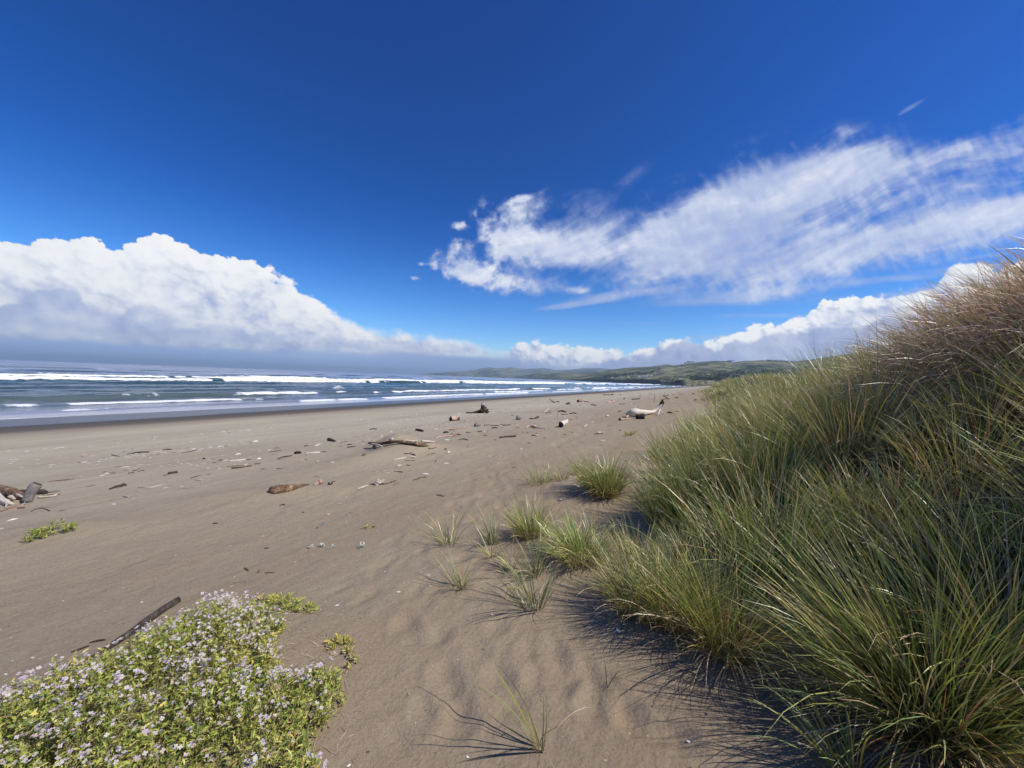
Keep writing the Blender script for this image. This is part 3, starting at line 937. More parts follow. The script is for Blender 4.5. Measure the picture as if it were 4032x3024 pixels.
def tuft(bag, x, y, n, rad, L, W=.0042, w=(2, 4, 3, 1.8, .4, .4), spread=.75, lean=.30, droop=.55, K=6, lz=0.0, dead=.18, rng=RNG, base_rust=.6):
    tint = rng.uniform(.72, 1.3)
    a = rng.uniform(0, 2 * math.pi, n); r = rad * np.sqrt(rng.random(n))
    bx = x + r * np.cos(a); by = y + r * np.sin(a)
    bz = ground(bx, by, False) - .01 + lz
    out = r / max(rad, 1e-6)
    phi = a + rng.normal(0, .5, n)
    vx = np.cos(phi) * (.15 + out) * spread + math.cos(LEAN) * lean; vy = np.sin(phi) * (.15 + out) * spread + math.sin(LEAN) * lean
    th0 = np.abs(rng.normal(0, .10, n)) + np.hypot(vx, vy) * .45
    phi2 = np.arctan2(vy, vx)
    ln = L * rng.uniform(.45, 1.1, n)
    th1 = th0 + droop * rng.gamma(2.2, .42, n) + .1
    c1 = mixc(n, w, rng); c2 = c1 * .6 + .45 * mixc(n, (0, .6, 2, 2, 0, .3), rng)
    c0 = c1 * (1 - base_rust) * .6 + base_rust * mixc(n, (0, 0, .5, 1, 3, 1), rng) * .75  # rusty leaf base, darkened to paint the deep shade inside a clump
    sy_ = rng.random(n) < .10
    phi2[sy_] = rng.uniform(0, 6.28, sy_.sum()); ln[sy_] *= 1.12; th1[sy_] += rng.normal(.2, .4, sy_.sum())
    dd = rng.random(n) < dead
    c1 = c1 * tint * np.array([rng.uniform(.85, 1.25), 1, rng.uniform(.8, 1.2)])
    c1[dd] = mixc(dd.sum(), (0, 0, 1, 3, .6, 1.2), rng); c2[dd] = c1[dd] * 1.05
    th1[dd] += .7; th0[dd] += .35; ln[dd] *= .85
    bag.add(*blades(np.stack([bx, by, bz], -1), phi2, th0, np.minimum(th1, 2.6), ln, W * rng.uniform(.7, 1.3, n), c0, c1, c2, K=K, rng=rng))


def add_fallen(bag, x, y, n, rad, L, rng=RNG):
    """dry leaves hanging down round the foot of a tussock"""
    a = rng.uniform(0, 2 * math.pi, n)
    bx = x + rad * .7 * np.cos(a); by = y + rad * .7 * np.sin(a)
    bz = ground(bx, by, False) + .01
    c = mixc(n, (0, 0, 1.5, 3, 1, 1.5), rng)
    th0 = rng.uniform(.5, 1.1, n); th1 = rng.uniform(1.5, 2.3, n)
    bag.add(*blades(np.stack([bx, by, bz], -1), a + rng.normal(0, .4, n), th0, th1, L * rng.uniform(.5, 1, n), .0035 * rng.uniform(.7, 1.3, n), c, c, c * 1.05, K=6, rng=rng))


def grass_thing(name, label, cat, group, px, py, n, rad, L, fallen=0, seed=0, **kw):
    rng = np.random.default_rng(seed + 500)
    p = hit(px, py); b = Bag()
    tuft(b, p.x, p.y, n, rad, L, rng=rng, **kw)
    root = empty(name, p)
    tag(root, label, cat, group)
    o = link('leaves', b.mesh('leaves', BLADE, p), root)
    if fallen:
        b = Bag(); add_fallen(b, p.x, p.y, fallen, rad, L * .75, rng)
        link('dry_leaves', b.mesh('dry_leaves', BLADE, p), root)
    return p


G1 = 'grass sprigs rooted in the open sand'
G2 = 'marram tussocks at the foot of the dune'
spr = [
    (2130, 2950, 13, .022, .50, 3, 'few-leaved green grass sprig nearest the camera, alone on bare sand'),
    (1808, 2314, 24, .05, .34, 8, 'small leaning grass sprig on sand, leftmost of the lower sprigs'),
    (2098, 2392, 44, .07, .50, 12, 'open grass sprig with two long yellow leaves sweeping right'),
    (1768, 2143, 30, .07, .42, 10, 'grass sprig with arching pale leaves, leftmost of the upper sprigs'),
    (1942, 2140, 34, .06, .45, 6, 'upright green grass sprig just left of the bushy tussock'),
    (1935, 2190, 16, .04, .30, 4, 'thin short grass sprig below the upright green one'),
    (2010, 2240, 22, .03, .33, 3, 'narrow yellowish grass sprig between two taller ones'),
    (2108, 2268, 40, .035, .46, 5, 'slim tall grass sprig directly above the widest open sprig'),
    (2116, 1906, 60, .16, .34, 6, 'short sparse grass sprig left of the big round tussock'),
    (2158, 1895, 26, .06, .36, 3, 'thin grass sprig, second in the row left of the round tussock'),
    (2211, 1889, 44, .10, .38, 4, 'loose grass sprig, third in the row left of the round tussock'),
    (2281, 1866, 36, .07, .36, 4, 'faint pale grass sprig touching the left side of the round tussock'),
    (3135, 2755, 26, .04, .36, 6, 'grass sprig standing in the dark shade of the foreground tussock'),
    (3360, 3060, 60, .07, .44, 20, 'green and yellow sprig cut by the bottom edge of the picture'),
    (3170, 2400, 10, .05, .35, 3, 'few thin leaves at the edge of the shaded hollow'),
    (2385, 2700, 3, .01, .14, 0, 'single short leaf stub in the sand under the drooping leaf'),
]
for i, (px, py, n, rad, L, fl, lab) in enumerate(spr):
    grass_thing('grass_sprig', lab, 'grass sprig', G1, px, py, n, rad, L, fl, seed=i, w=(3, 4, 4, .6, 0, 0), spread=.9, lean=.42, droop=.5, K=7, W=.0060 if py < 2900 else .0066, dead=.08)
tus = [
    (2380, 1940, 900, .20, .62, 220, 'round bushy tussock with dry orange leaves at its foot, alone on the sand', dict(spread=.85, lean=.30, droop=.5, W=.006)),
    (2091, 2112, 420, .12, .46, 100, 'middle-sized upright tussock left of the dune grass', dict(spread=.8, lean=.25, droop=.4)),
    (2280, 2188, 700, .20, .42, 240, 'low spreading tussock with pale leaves bent down to the sand', dict(spread=1.0, lean=.35, droop=.75)),
    (2535, 2385, 750, .20, .50, 170, 'tussock on a sand lip with long shadows raking left', dict(spread=.9, lean=.15, droop=.45)),
    (2850, 2560, 560, .13, .72, 150, 'narrow tall tussock with a rust brown skirt of dead leaves', dict(spread=.9, lean=.05, droop=.5, base_rust=.9)),
    (3640, 2860, 1400, .17, .95, 380, 'largest foreground tussock, leaves fanning left over black shade', dict(spread=.95, lean=.45, droop=.42, W=.0058, base_rust=.9)),
    (2660, 2440, 500, .16, .55, 80, 'green tussock between the sand lip and the narrow tall tussock', dict(spread=.8, lean=.10, droop=.45)),
    (3960, 2640, 560, .18, .85, 120, 'tall green tussock at the right edge of the picture', dict(spread=.7, lean=.30, droop=.40, W=.006)),
]
for i, (px, py, n, rad, L, fl, lab, kw) in enumerate(tus):
    grass_thing('marram_tussock', lab, 'grass tussock', G2, px, py, n, rad, L, fl, seed=40 + i, **kw)


def dry_clump():
    """the pale, dry clump that spills over from the upper right"""
    rng = np.random.default_rng(900)
    c = Vector((5.0, 3.5, 0)); zz = gz(c.x, c.y)
    root = empty('dry_grass_clump', (c.x, c.y, zz))
    tag(root, 'big straw brown clump of dry grass combed left at the upper right edge', 'dry grass', None)
    b = Bag(); n = 6500
    a = rng.uniform(0, 2 * math.pi, n); r = np.sqrt(rng.random(n))
    bx = c.x + 1.0 * r * np.cos(a); by = c.y + .95 * r * np.sin(a)
    bz = ground(bx, by, False) - .02 - .05 * r
    phi = rng.normal(math.radians(192), .24, n)
    th0 = rng.uniform(.15, 1.15, n); th1 = th0 + rng.uniform(.5, 1.5, n)
    c1 = mixc(n, (0, 0, .3, 5, .3, 6), rng) * [1.05, 1.05, 1.32]; c0 = mixc(n, (0, 0, .5, 1, 2, 3), rng) * .7
    b.add(*blades(np.stack([bx, by, bz], -1), phi, th0, np.minimum(th1, 2.2), rng.uniform(.6, 1.3, n), .0085 * rng.uniform(.6, 1.4, n), c0, c1 * 1.15, c1 * 1.3, K=7, rng=rng))
    link('leaves', b.mesh('leaves', BLADE, (c.x, c.y, zz)), root)


dry_clump()


HOL = [(hit(3200, 2620), .26), (hit(3250, 2420), .20), (hit(3420, 2700), .22), (hit(3900, 2960), .25), (hit(2700, 2560), .15)]


def dune_grass():
    rng = np.random.default_rng(77)
    b = Bag()

    def field(t0, t1, dmin, dmax, cell, nb, L, W, K, keep=1.0, rad=.22):
        for t in np.arange(t0, t1, cell):
            f = float(foot(t + cell / 2))
            for d in np.arange(dmin, dmax, cell):
                tt = t + rng.uniform(0, cell); dd = d + rng.uniform(0, cell)
                f = float(foot(tt))
                s = f - dd
                x, y = st_inv(s, tt)
                if y < -.6 or abs(x / max(y, .05)) > 3.2 and y > 1: continue
                if math.hypot(x, y) < 2.35 or (x < 1.5 and y < 1.7): continue
                if any(math.hypot(x - q.x, y - q.y) < rr_ for q, rr_ in HOL): continue
                pn = float(fbm(x * .5, y * .5, 3, 601)); hn = float(fbm(x * .8 + 5, y * .8, 2, 611))
                edge = min(1, dd / .8)
                if rng.random() > keep * (.55 + .45 * edge): continue
                if dd < .5 and rng.random() < .45: continue
                ck = 1.0; ox_ = oy_ = 0.0
                if t1 <= 14 and dd > .2:
                    wc = float(worley(np.array([x * 1.25]), np.array([y * 1.25]), 9)[0])
                    if wc > .56 and rng.random() < .80: continue
                    ck = 1.18 - .62 * min(wc, .9)
                dryk = max(0, float(fbm(x * .35 + 3, y * .35, 3, 621)) * 1.6)
                top = float(sstep(2.5, 5.0, dd))
                rb = float(sstep(1.2, 2.3, dd) * sstep(3.0, 4.0, tt) * sstep(11, 8, tt)) * (.4 + 1.2 * max(0, pn + .2))
                w = (1.6 * (1 - .5 * top), 4.2 * (1 - .5 * min(1, rb)), 2.6 + top * 1.2, 1.6 + 4 * dryk + 1.6 * top + 1.5 * rb, .35 + dryk + 2.2 * rb, .2 + 3.0 * dryk * (dd > 1.2) + top + 1.6 * rb)
                if hn < -.2 and dd > .7 and rng.random() < .4: continue
                k = rng.uniform(.6, 1.8) * (.55 + .45 * edge) * (1.35 if t1 <= 14 else 1)
                lp = rng.uniform(.62, 1.3) * (1 + .35 * hn) * L * ck * (.8 + .4 * edge)
                tuft(b, x, y, max(6, int(nb * k)), rad * (.40 + .75 * rng.random()) * cell / .3, lp, W=W, w=w, spread=rng.uniform(.5, .95), lean=rng.uniform(.0, .55) + .25 * top,
                     droop=rng.uniform(.2, .55), K=K, dead=.14 + .2 * top, rng=rng, base_rust=.7)
    field(-1.0, 7.0, .10, 6.0, .27, 112, .70, .0054, 6)
    field(7.0, 14.0, .1, 7.0, .36, 95, .68, .0065, 5, rad=.2)
    field(14.0, 30.0, .2, 7.5, .62, 80, .66, .011, 4, rad=.2)
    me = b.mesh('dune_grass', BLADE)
    o = link('dune_grass', me); tag(o, 'dense green and straw marram grass covering the near dune slope', 'dune grass', kind='stuff')
    print('near grass verts', len(me.vertices))
    b = Bag()
    field(30.0, 70.0, -.8, 9.5, 1.05, 90, .62, .022, 3, keep=.92, rad=.24)
    field(70.0, 170.0, -1.5, 10.5, 2.1, 80, .62, .05, 3, keep=.85, rad=.26)
    me = b.mesh('far_dune_grass', BLADE)
    o = link('far_dune_grass', me); tag(o, 'olive grass hummocks on the farther dune', 'dune grass', kind='stuff')
    print('far grass verts', len(me.vertices))


dune_grass()
# ------------------------------------------------------------------ low leafy plants
def leaf_mat(name, rough=.5, tr=.3):
    m, n = new_mat(name)
    c = n.n('ShaderNodeAttribute', attribute_name='Col').outputs['Color']
    p = n.n('ShaderNodeBsdfPrincipled'); n.put(p.inputs['Base Color'], c)
    p.inputs['Roughness'].default_value = rough; p.inputs['Specular IOR Level'].default_value = .4
    t = n.n('ShaderNodeBsdfTranslucent'); n.put(t.inputs[0], c)
    mx = n.n('ShaderNodeMixShader'); mx.inputs[0].default_value = tr
    n.t.links.new(p.outputs[0], mx.inputs[1]); n.t.links.new(t.outputs[0], mx.inputs[2])
    o = n.n('ShaderNodeOutputMaterial'); n.t.links.new(mx.outputs[0], o.inputs[0])
    return m


LEAF = leaf_mat('fleshy_leaf'); PETAL = leaf_mat('petal', .7, .35)


def frames(d, rng, roll=None):
    """orthonormal frames whose first axis is d"""
    n = len(d)
    d = d / np.linalg.norm(d, axis=1, keepdims=True)
    up = np.tile([0, 0, 1.0], (n, 1)) + rng.normal(0, .35, (n, 3))
    s = np.cross(up, d); s /= np.linalg.norm(s, axis=1, keepdims=True) + 1e-9
    u = np.cross(d, s)
    return d, s, u


LOBES = np.array([(0, 0, 0), (.18, .07, .02), (.32, .10, .03), (.40, .24, .06), (.50, .10, .03), (.62, .22, .05), (.72, .09, .02), (1.0, 0, -.10)])


def leaves(pos, d, size, col, rng):
    """small lobed leaves: two mirrored halves folded along the midrib"""
    n = len(pos)
    D, S, U = frames(d, rng)
    mid = np.array([(0, 0, 0), (.18, 0, -.03), (.32, 0, -.04), (.45, 0, -.05), (.6, 0, -.06), (.72, 0, -.08), (1.0, 0, -.14)])
    out = np.array([(.10, .05, .0), (.22, .10, .02), (.36, .24, .06), (.48, .10, .02), (.60, .21, .03), (.76, .08, -.04)])
    tv = np.concatenate([mid, out, out * [1, -1, 1]])         # 7 + 6 + 6
    tris = []
    for k in range(6):
        tris.append((k, k + 1, 7 + k)); tris.append((k + 1, k, 13 + k))
    for k in range(5):
        tris.append((k + 1, 7 + k + 1, 7 + k)); tris.append((k + 1, 13 + k, 13 + k + 1))
    tris = np.array(tris)
    V = pos[:, None] + size[:, None, None] * (tv[None, :, 0:1] * D[:, None] + tv[None, :, 1:2] * S[:, None] * rng.uniform(.45, 1.05, n)[:, None, None] + tv[None, :, 2:3] * U[:, None])
    T = (tris[None] + (np.arange(n) * len(tv))[:, None, None]).reshape(-1, 3)
    C = np.repeat(col[:, None], len(tv), 1)
    return V.reshape(-1, 3), T, C.reshape(-1, 3)


def flowers(pos, d, size, col, rng):
    """four-petalled flowers"""
    n = len(pos)
    D, S, U = frames(d, rng)
    tv = [(0, 0, 0)]; tris = []
    for k in range(4):
        a = k * math.pi / 2
        for (r, w) in ((.55, -.42), (1.0, -.30), (1.0, .30), (.55, .42)):
            tv.append((.18 * r, r * math.cos(a) - w * math.sin(a), r * math.sin(a) + w * math.cos(a)))
        b = 1 + 4 * k
        tris += [(0, b, b + 1), (0, b + 1, b + 2), (0, b + 2, b + 3)]
    tv = np.array(tv); tris = np.array(tris)
    V = pos[:, None] + size[:, None, None] * (tv[None, :, 0:1] * D[:, None] + tv[None, :, 1:2] * S[:, None] + tv[None, :, 2:3] * U[:, None])
    T = (tris[None] + (np.arange(n) * len(tv))[:, None, None]).reshape(-1, 3)
    C = np.repeat(col[:, None], len(tv), 1)
    C[:, 0] = C[:, 0] * [.9, .95, .55]
    return V.reshape(-1, 3), T, C.reshape(-1, 3)


def pick(n, pal, w, rng, var=.25):
    w = np.array(w, float); w /= w.sum()
    k = rng.choice(len(pal), n, p=w)
    return np.clip(np.array(pal)[k] * rng.uniform(1 - var, 1 + var, n)[:, None], .005, .95)


LG = [(.44, .48, .10), (.31, .37, .075), (.60, .58, .19), (.66, .53, .13), (.40, .28, .14), (.17, .24, .055)]


def plant_patch(name, label, cat, poly, per_m2, h, rng, flw=0, leaf=.035, pal=LG, w=(5, 4, 3, .7, .8, 2), group=None, stems=True, edgefall=.25, flower_col=None, tall=0):
    """plants filling a polygon given on the ground"""
    P = np.array([(p.x, p.y) for p in poly]); x0, y0 = P.min(0); x1, y1 = P.max(0)
    cen = P.mean(0)
    area = abs(0.5 * np.sum(P[:, 0] * np.roll(P[:, 1], -1) - P[:, 1] * np.roll(P[:, 0], -1)))

    def inside(x, y):
        c = np.zeros(len(x), bool); dmin = np.full(len(x), 9.)
        for i in range(len(P)):
            ax, ay = P[i]; bx, by = P[(i + 1) % len(P)]
            cond = ((ay > y) != (by > y)) & (x < (bx - ax) * (y - ay) / (by - ay + 1e-12) + ax)
            c ^= cond
            L = (bx - ax) ** 2 + (by - ay) ** 2 + 1e-9
            t = np.clip(((x - ax) * (bx - ax) + (y - ay) * (by - ay)) / L, 0, 1)
            dmin = np.minimum(dmin, np.hypot(x - ax - t * (bx - ax), y - ay - t * (by - ay)))
        return c, dmin

    def sample(m):
        x = rng.uniform(x0, x1, m * 3); y = rng.uniform(y0, y1, m * 3)
        c, dm = inside(x, y)
        nz = fbm(x * 6, y * 6, 3, 701)
        c &= dm > (.02 + .05 * nz) * min(1, edgefall * 4)
        x, y, dm = x[c][:m], y[c][:m], dm[c][:m]
        return x, y, dm
    origin = (cen[0], cen[1], gz(*cen))
    nst = int(area * per_m2 / 9)
    sx, sy, dm = sample(nst)
    nst = len(sx)
    if nst < 3:
        sx = np.append(sx, P[:3, 0] * .5 + cen[0] * .5); sy = np.append(sy, P[:3, 1] * .5 + cen[1] * .5); dm = np.full(len(sx), edgefall * .5); nst = len(sx)
    top = h * np.clip(dm / edgefall, .25, 1) ** .6 * (.75 + .5 * vnoise(sx * 5, sy * 5, 711)) * rng.uniform(.7, 1.2, nst)
    gzv = ground(sx, sy, False)
    a = rng.uniform(0, 2 * math.pi, nst); le = rng.uniform(.1, .6, nst)
    d = np.stack([np.cos(a) * le - .15, np.sin(a) * le, np.ones(nst)], -1); d /= np.linalg.norm(d, axis=1, keepdims=True)
    base = np.stack([sx, sy, gzv], -1)
    # leaves along each stem
    k = 13
    f = np.repeat(rng.uniform(.15, 1.05, (nst, k)), 1, 0)
    pos = base[:, None] + d[:, None] * (top[:, None] * f)[..., None] + rng.normal(0, .006, (nst, k, 3))
    ld = d[:, None] * .35 + rng.normal(0, .75, (nst, k, 3)); ld[..., 2] = np.abs(ld[..., 2]) * .7 + .1
    keep = rng.random((nst, k)) < .95
    pos = pos[keep]; ld = ld[keep]; hh = f[keep]
    tonal = np.repeat(vnoise(sx * 3, sy * 3, 731)[:, None], k, 1)[keep]
    col = pick(len(pos), pal, w, rng)
    yel = (rng.random(len(pos)) < .5 * sstep(.62, .85, tonal))
    col[yel] = pick(yel.sum(), pal, (1, 0, 5, 2.5, .8, 0)[:len(pal)], rng)
    V, T, C = leaves(pos, ld, leaf * rng.uniform(.55, 1.25, len(pos)), col, rng)
    root = empty(name, origin); tag(root, label, cat, group)
    link('leaves', make_mesh('leaves', V - origin, None, T, mats=[LEAF], colors=C, smooth=False), root)
    if stems:
        b = Bag()
        c = pick(nst, [(.36, .40, .14), (.34, .26, .12), (.25, .12, .10)], (4, 2, 1), rng)
        b.add(*blades(base, np.arctan2(d[:, 1], d[:, 0]), np.arccos(np.clip(d[:, 2], -1, 1)), np.arccos(np.clip(d[:, 2], -1, 1)) + .15, top * 1.05, np.full(nst, .0032), c, c, c, K=2, rng=rng))
        link('stems', b.mesh('stems', LEAF, origin), root)
    if flw:
        ox, oy, dm = sample(int(area * flw)); m = len(ox)
        ft = h * np.clip(dm / edgefall, .25, 1) ** .6 * (.80 + .5 * vnoise(ox * 5, oy * 5, 711)) * rng.uniform(.85, 1.25, m) + .015
        keep = rng.random(m) < .25 + .9 * vnoise(ox * 4, oy * 4, 741) - .25 * sstep(2.2, 1.7, oy) 
        ox, oy, ft = ox[keep], oy[keep], ft[keep]; m = len(ox)
        tl = rng.random(m) < .10; ft = ft + tl * rng.uniform(.02, .07, m)
        c0 = np.stack([ox, oy, ground(ox, oy, False) + ft], -1)
        q = 5
        pos = c0[:, None] + rng.normal(0, .011, (m, q, 3)); pos = pos.reshape(-1, 3)
        kk = rng.random(len(pos)) < .8; pos = pos[kk]
        dd = rng.normal(0, .45, (len(pos), 3)); dd[:, 2] = 1
        col = pick(len(pos), flower_col or [(.74, .62, .80), (.82, .75, .85), (.60, .45, .68), (.78, .62, .68)], (4, 4, 1.2, 1.5), rng, .1)
        V, T, C = flowers(pos, dd, rng.uniform(.0052, .0086, len(pos)), col, rng)
        link('flowers', make_mesh('flowers', V - origin, None, T, mats=[PETAL], colors=C, smooth=False), root)
        # flower stalks
        b = Bag(); c = pick(m, [(.40, .42, .16), (.44, .32, .18)], (3, 2), rng)
        b.add(*blades(c0 - np.stack([ox * 0, ox * 0, .075 + .07 * tl], -1), rng.uniform(0, 6.28, m), np.full(m, .05), np.full(m, .1), .075 + .07 * tl, np.full(m, .0028), c, c, c, K=1, rng=rng))
        link('flower_stalks', b.mesh('flower_stalks', LEAF, origin), root)
    for ch in root.children: ch['kind'] = 'stuff'
    return root


def gpoly(pts, lift=0.0): return [hit(px, py, lift) for px, py in pts]


rg = np.random.default_rng(31)
GP = 'low green plants growing in the beach sand'
plant_patch('sea_rocket_patch', 'wide mat of yellow green sea rocket dotted with pale lilac flowers, lower left corner', 'flowering plant',
            gpoly([(-900, 3300), (-700, 3080), (-60, 2860), (150, 2740), (350, 2672), (500, 2592), (640, 2515), (765, 2448), (905, 2412), (1080, 2425), (1130, 2490), (1120, 2620), (1190, 2690), (1330, 2660), (1390, 2720), (1330, 2850), (1260, 2960), (1330, 3080), (1300, 3400), (200, 3500)]),
            11500, .18, rg, flw=620, leaf=.028)
plant_patch('leafy_plant', 'bright green flowerless tip trailing from the top of the flowering mat', 'low plant',
            gpoly([(960, 2375), (1080, 2350), (1180, 2360), (1262, 2400), (1230, 2425), (1120, 2415), (1020, 2420)]), 6000, .055, rg, leaf=.030, pal=LG, w=(5, 3, 3, .3, .5, 1), edgefall=.1, group=GP)
plant_patch('leafy_plant', 'yellowing leafy plant lying on sand to the right of the flowering mat', 'low plant',
            gpoly([(1270, 2535), (1330, 2500), (1400, 2530), (1430, 2590), (1440, 2640), (1380, 2650), (1330, 2600), (1290, 2560)]), 5200, .05, rg, leaf=.028, w=(2, 1, 4, 3, 2, .5), edgefall=.1, group=GP)
plant_patch('leafy_plant', 'crescent of bright green leaves on a little sand hump, left side of the beach', 'low plant',
            gpoly([(90, 2132), (150, 2102), (205, 2084), (260, 2078), (312, 2082), (308, 2104), (250, 2100), (205, 2108), (165, 2128), (105, 2148)]), 4200, .085, rg, leaf=.045, w=(5, 3, 3, .2, .2, 1), edgefall=.04, group=GP)
plant_patch('leafy_plant', 'tiny yellow green plant lying alone above the leftmost sprigs', 'low plant',
            gpoly([(1430, 2080), (1452, 2070), (1480, 2073), (1478, 2080), (1450, 2083)]), 3500, .03, rg, leaf=.035, w=(2, 3, 3, 1, 2, 1), edgefall=.05, group=GP)
plant_patch('leafy_plant', 'thin olive strand of leaves trailing on far sand beside the dune grass', 'low plant',
            gpoly([(2445, 1722), (2480, 1712), (2518, 1705), (2518, 1709), (2485, 1718), (2450, 1727)]), 160, .09, rg, leaf=.13, w=(2, 4, 2, 1, 2, 2), edgefall=.3, group=GP)
WH = [(.62, .64, .54), (.72, .72, .64), (.45, .50, .36)]
plant_patch('silvery_plant', 'row of small whitish woolly leaves half buried, longer of the two white plants', 'low plant',
            gpoly([(1206, 2166), (1230, 2152), (1265, 2148), (1300, 2150), (1325, 2158), (1322, 2164), (1290, 2158), (1250, 2160), (1215, 2170)]), 2200, .035, rg, leaf=.034, pal=WH, w=(3, 3, 1), stems=False, edgefall=.06, group='white woolly plants on the sand')
plant_patch('silvery_plant', 'short whitish twiggy plant, smaller of the two white plants', 'low plant',
            gpoly([(1405, 2162), (1425, 2156), (1442, 2148), (1446, 2160), (1430, 2166)]), 2600, .045, rg, leaf=.034, pal=WH, w=(3, 3, 1), stems=False, edgefall=.05, group='white woolly plants on the sand')
# ------------------------------------------------------------------ driftwood
def wood_mat(name, c0, c1, c2, rough=.85, stretch=9.0, sc=14.0):
    m, n = new_mat(name)
    al = n.n('ShaderNodeAttribute', attribute_name='along').outputs['Fac']
    ar = n.n('ShaderNodeAttribute', attribute_name='around').outputs['Fac']
    pos = n.n('ShaderNodeNewGeometry').outputs['Position']
    ob = n.n('ShaderNodeTexCoord').outputs['Object']
    grain = n.noise(n.vec(n.mul(al, sc), n.mul(ar, stretch), 0.), 1.0, 5, .7)
    blot = n.noise(ob, 13.0, 5, .7)
    c = n.mix(n.ss(grain, .3, .7), c0, c1)
    c = n.mix(n.ss(blot, .48, .66), c, c2)
    p = n.n('ShaderNodeBsdfPrincipled'); n.put(p.inputs['Base Color'], c)
    p.inputs['Roughness'].default_value = rough; p.inputs['Specular IOR Level'].default_value = .25
    b = n.n('ShaderNodeBump'); b.inputs['Distance'].default_value = .02; b.inputs['Strength'].default_value = .9
    n.put(b.inputs['Height'], n.add(grain, n.mul(blot, .6))); n.put(p.inputs['Normal'], b.outputs[0])
    o = n.n('ShaderNodeOutputMaterial'); n.t.links.new(p.outputs[0], o.inputs[0])
    return m


WD = {
    'dark': wood_mat('dark_wet_wood', (.035, .027, .022), (.085, .062, .048), (.12, .10, .085)),
    'brown': wood_mat('brown_bark_wood', (.045, .026, .016), (.24, .15, .085), (.40, .28, .17)),
    'red': wood_mat('reddish_wood', (.22, .09, .055), (.42, .20, .13), (.50, .32, .24)),
    'grey': wood_mat('silver_grey_wood', (.16, .145, .13), (.33, .30, .27), (.22, .19, .17)),
    'pale': wood_mat('bleached_wood', (.50, .43, .35), (.76, .69, .59), (.64, .54, .44)),
    'tan': wood_mat('tan_wood', (.28, .20, .14), (.52, .41, .30), (.40, .29, .20)),
    'pink': wood_mat('salmon_wood', (.42, .26, .20), (.62, .44, .35), (.52, .36, .28)),
    'black': wood_mat('black_and_shade_wood', (.010, .009, .009), (.030, .026, .024), (.045, .04, .036)),  # black pieces, and log ends whose shade is painted black
    'stone': wood_mat('rounded_stone', (.14, .13, .125), (.26, .245, .23), (.36, .34, .32)),
}


def tube(pts, rad, mat, name, parent, seg=10, rough=.12, flat=1.0, seed=0, sub=4, cap=None):
    """a weathered limb: pts in metres, one radius per point; cap = material of the sawn ends"""
    pts = [Vector(p) for p in pts]; n = len(pts)
    rad = list(rad) if hasattr(rad, '__len__') else [rad] * n
    if len(rad) != n: rad = list(np.interp(np.linspace(0, 1, n), np.linspace(0, 1, len(rad)), rad))
    Pt = np.array(pts); cum_ = np.concatenate([[0], np.cumsum(np.linalg.norm(np.diff(Pt, axis=0), axis=1))])
    tot = max(cum_[-1], 1e-6)
    m = max(3, (n - 1) * sub + 1)
    tt = np.linspace(0, tot, m)
    C = np.stack([np.interp(tt, cum_, Pt[:, k]) for k in range(3)], -1)
    if n > 2:
        for _ in range(2): C[1:-1] = (C[:-2] + 2 * C[1:-1] + C[2:]) / 4
    R = np.interp(tt, cum_, rad)
    T = np.gradient(C, axis=0); T /= np.linalg.norm(T, axis=1, keepdims=True) + 1e-9
    up = np.array([0, 0, 1.0]) if abs(T[:, 2]).mean() < .8 else np.array([1.0, 0, 0])
    S = np.cross(up, T); S /= np.linalg.norm(S, axis=1, keepdims=True) + 1e-9
    U = np.cross(T, S)
    a = np.linspace(0, 2 * math.pi, seg, endpoint=False)
    A, I = np.meshgrid(a, np.arange(m))
    TT = tt[I]
    rr = R[:, None] * (1 + rough * 1.6 * fbm(np.cos(A) * 1.3 + seed * 3.7 + TT / (R.mean() * 5 + 1e-6) * .5, np.sin(A) * 1.3 + TT / (R.mean() * 4 + 1e-6), 4, 800 + seed) + rough * .8 * fbm(A * 2.2, TT / (R.mean() * 14 + 1e-6), 3, 830 + seed))
    V = C[:, None] + S[:, None] * (np.cos(A) * rr)[..., None] + U[:, None] * (np.sin(A) * rr * flat)[..., None]
    Q = []
    for i in range(m - 1):
        for k in range(seg):
            Q.append((i * seg + k, i * seg + (k + 1) % seg, (i + 1) * seg + (k + 1) % seg, (i + 1) * seg + k))
    V = V.reshape(-1, 3)
    c0 = len(V); V = np.concatenate([V, C[:1] - T[:1] * R[0] * .15, C[-1:] + T[-1:] * R[-1] * .15])
    tris = [(c0, (k + 1) % seg, k) for k in range(seg)] + [(c0 + 1, (m - 1) * seg + k, (m - 1) * seg + (k + 1) % seg) for k in range(seg)]
    al = np.concatenate([np.repeat(tt, seg), [0, tt[-1]]]); ar = np.concatenate([np.tile(np.abs(a / math.pi - 1), m), [0, 0]])
    mats = [WD[mat] if isinstance(mat, str) else mat]
    mi = None
    if cap:
        mats.append(WD[cap]); mi = [0] * len(Q) + [1] * len(tris)
    off = np.array(parent.location if parent is not None else (0, 0, 0))
    me = make_mesh(name, V - off, Q, tris, mats=mats, attrs={'along': al, 'around': ar}, smooth=True, mat_idx=mi)
    return link(name, me, parent)


def onsand(px, py, up=0.0):
    p = hit(px, py); p.z += up
    return p


def mpp(p):      # metres per photo pixel at a ground point
    return (p - Vector((0, 0, CAM_Z))).dot(FWD) / F


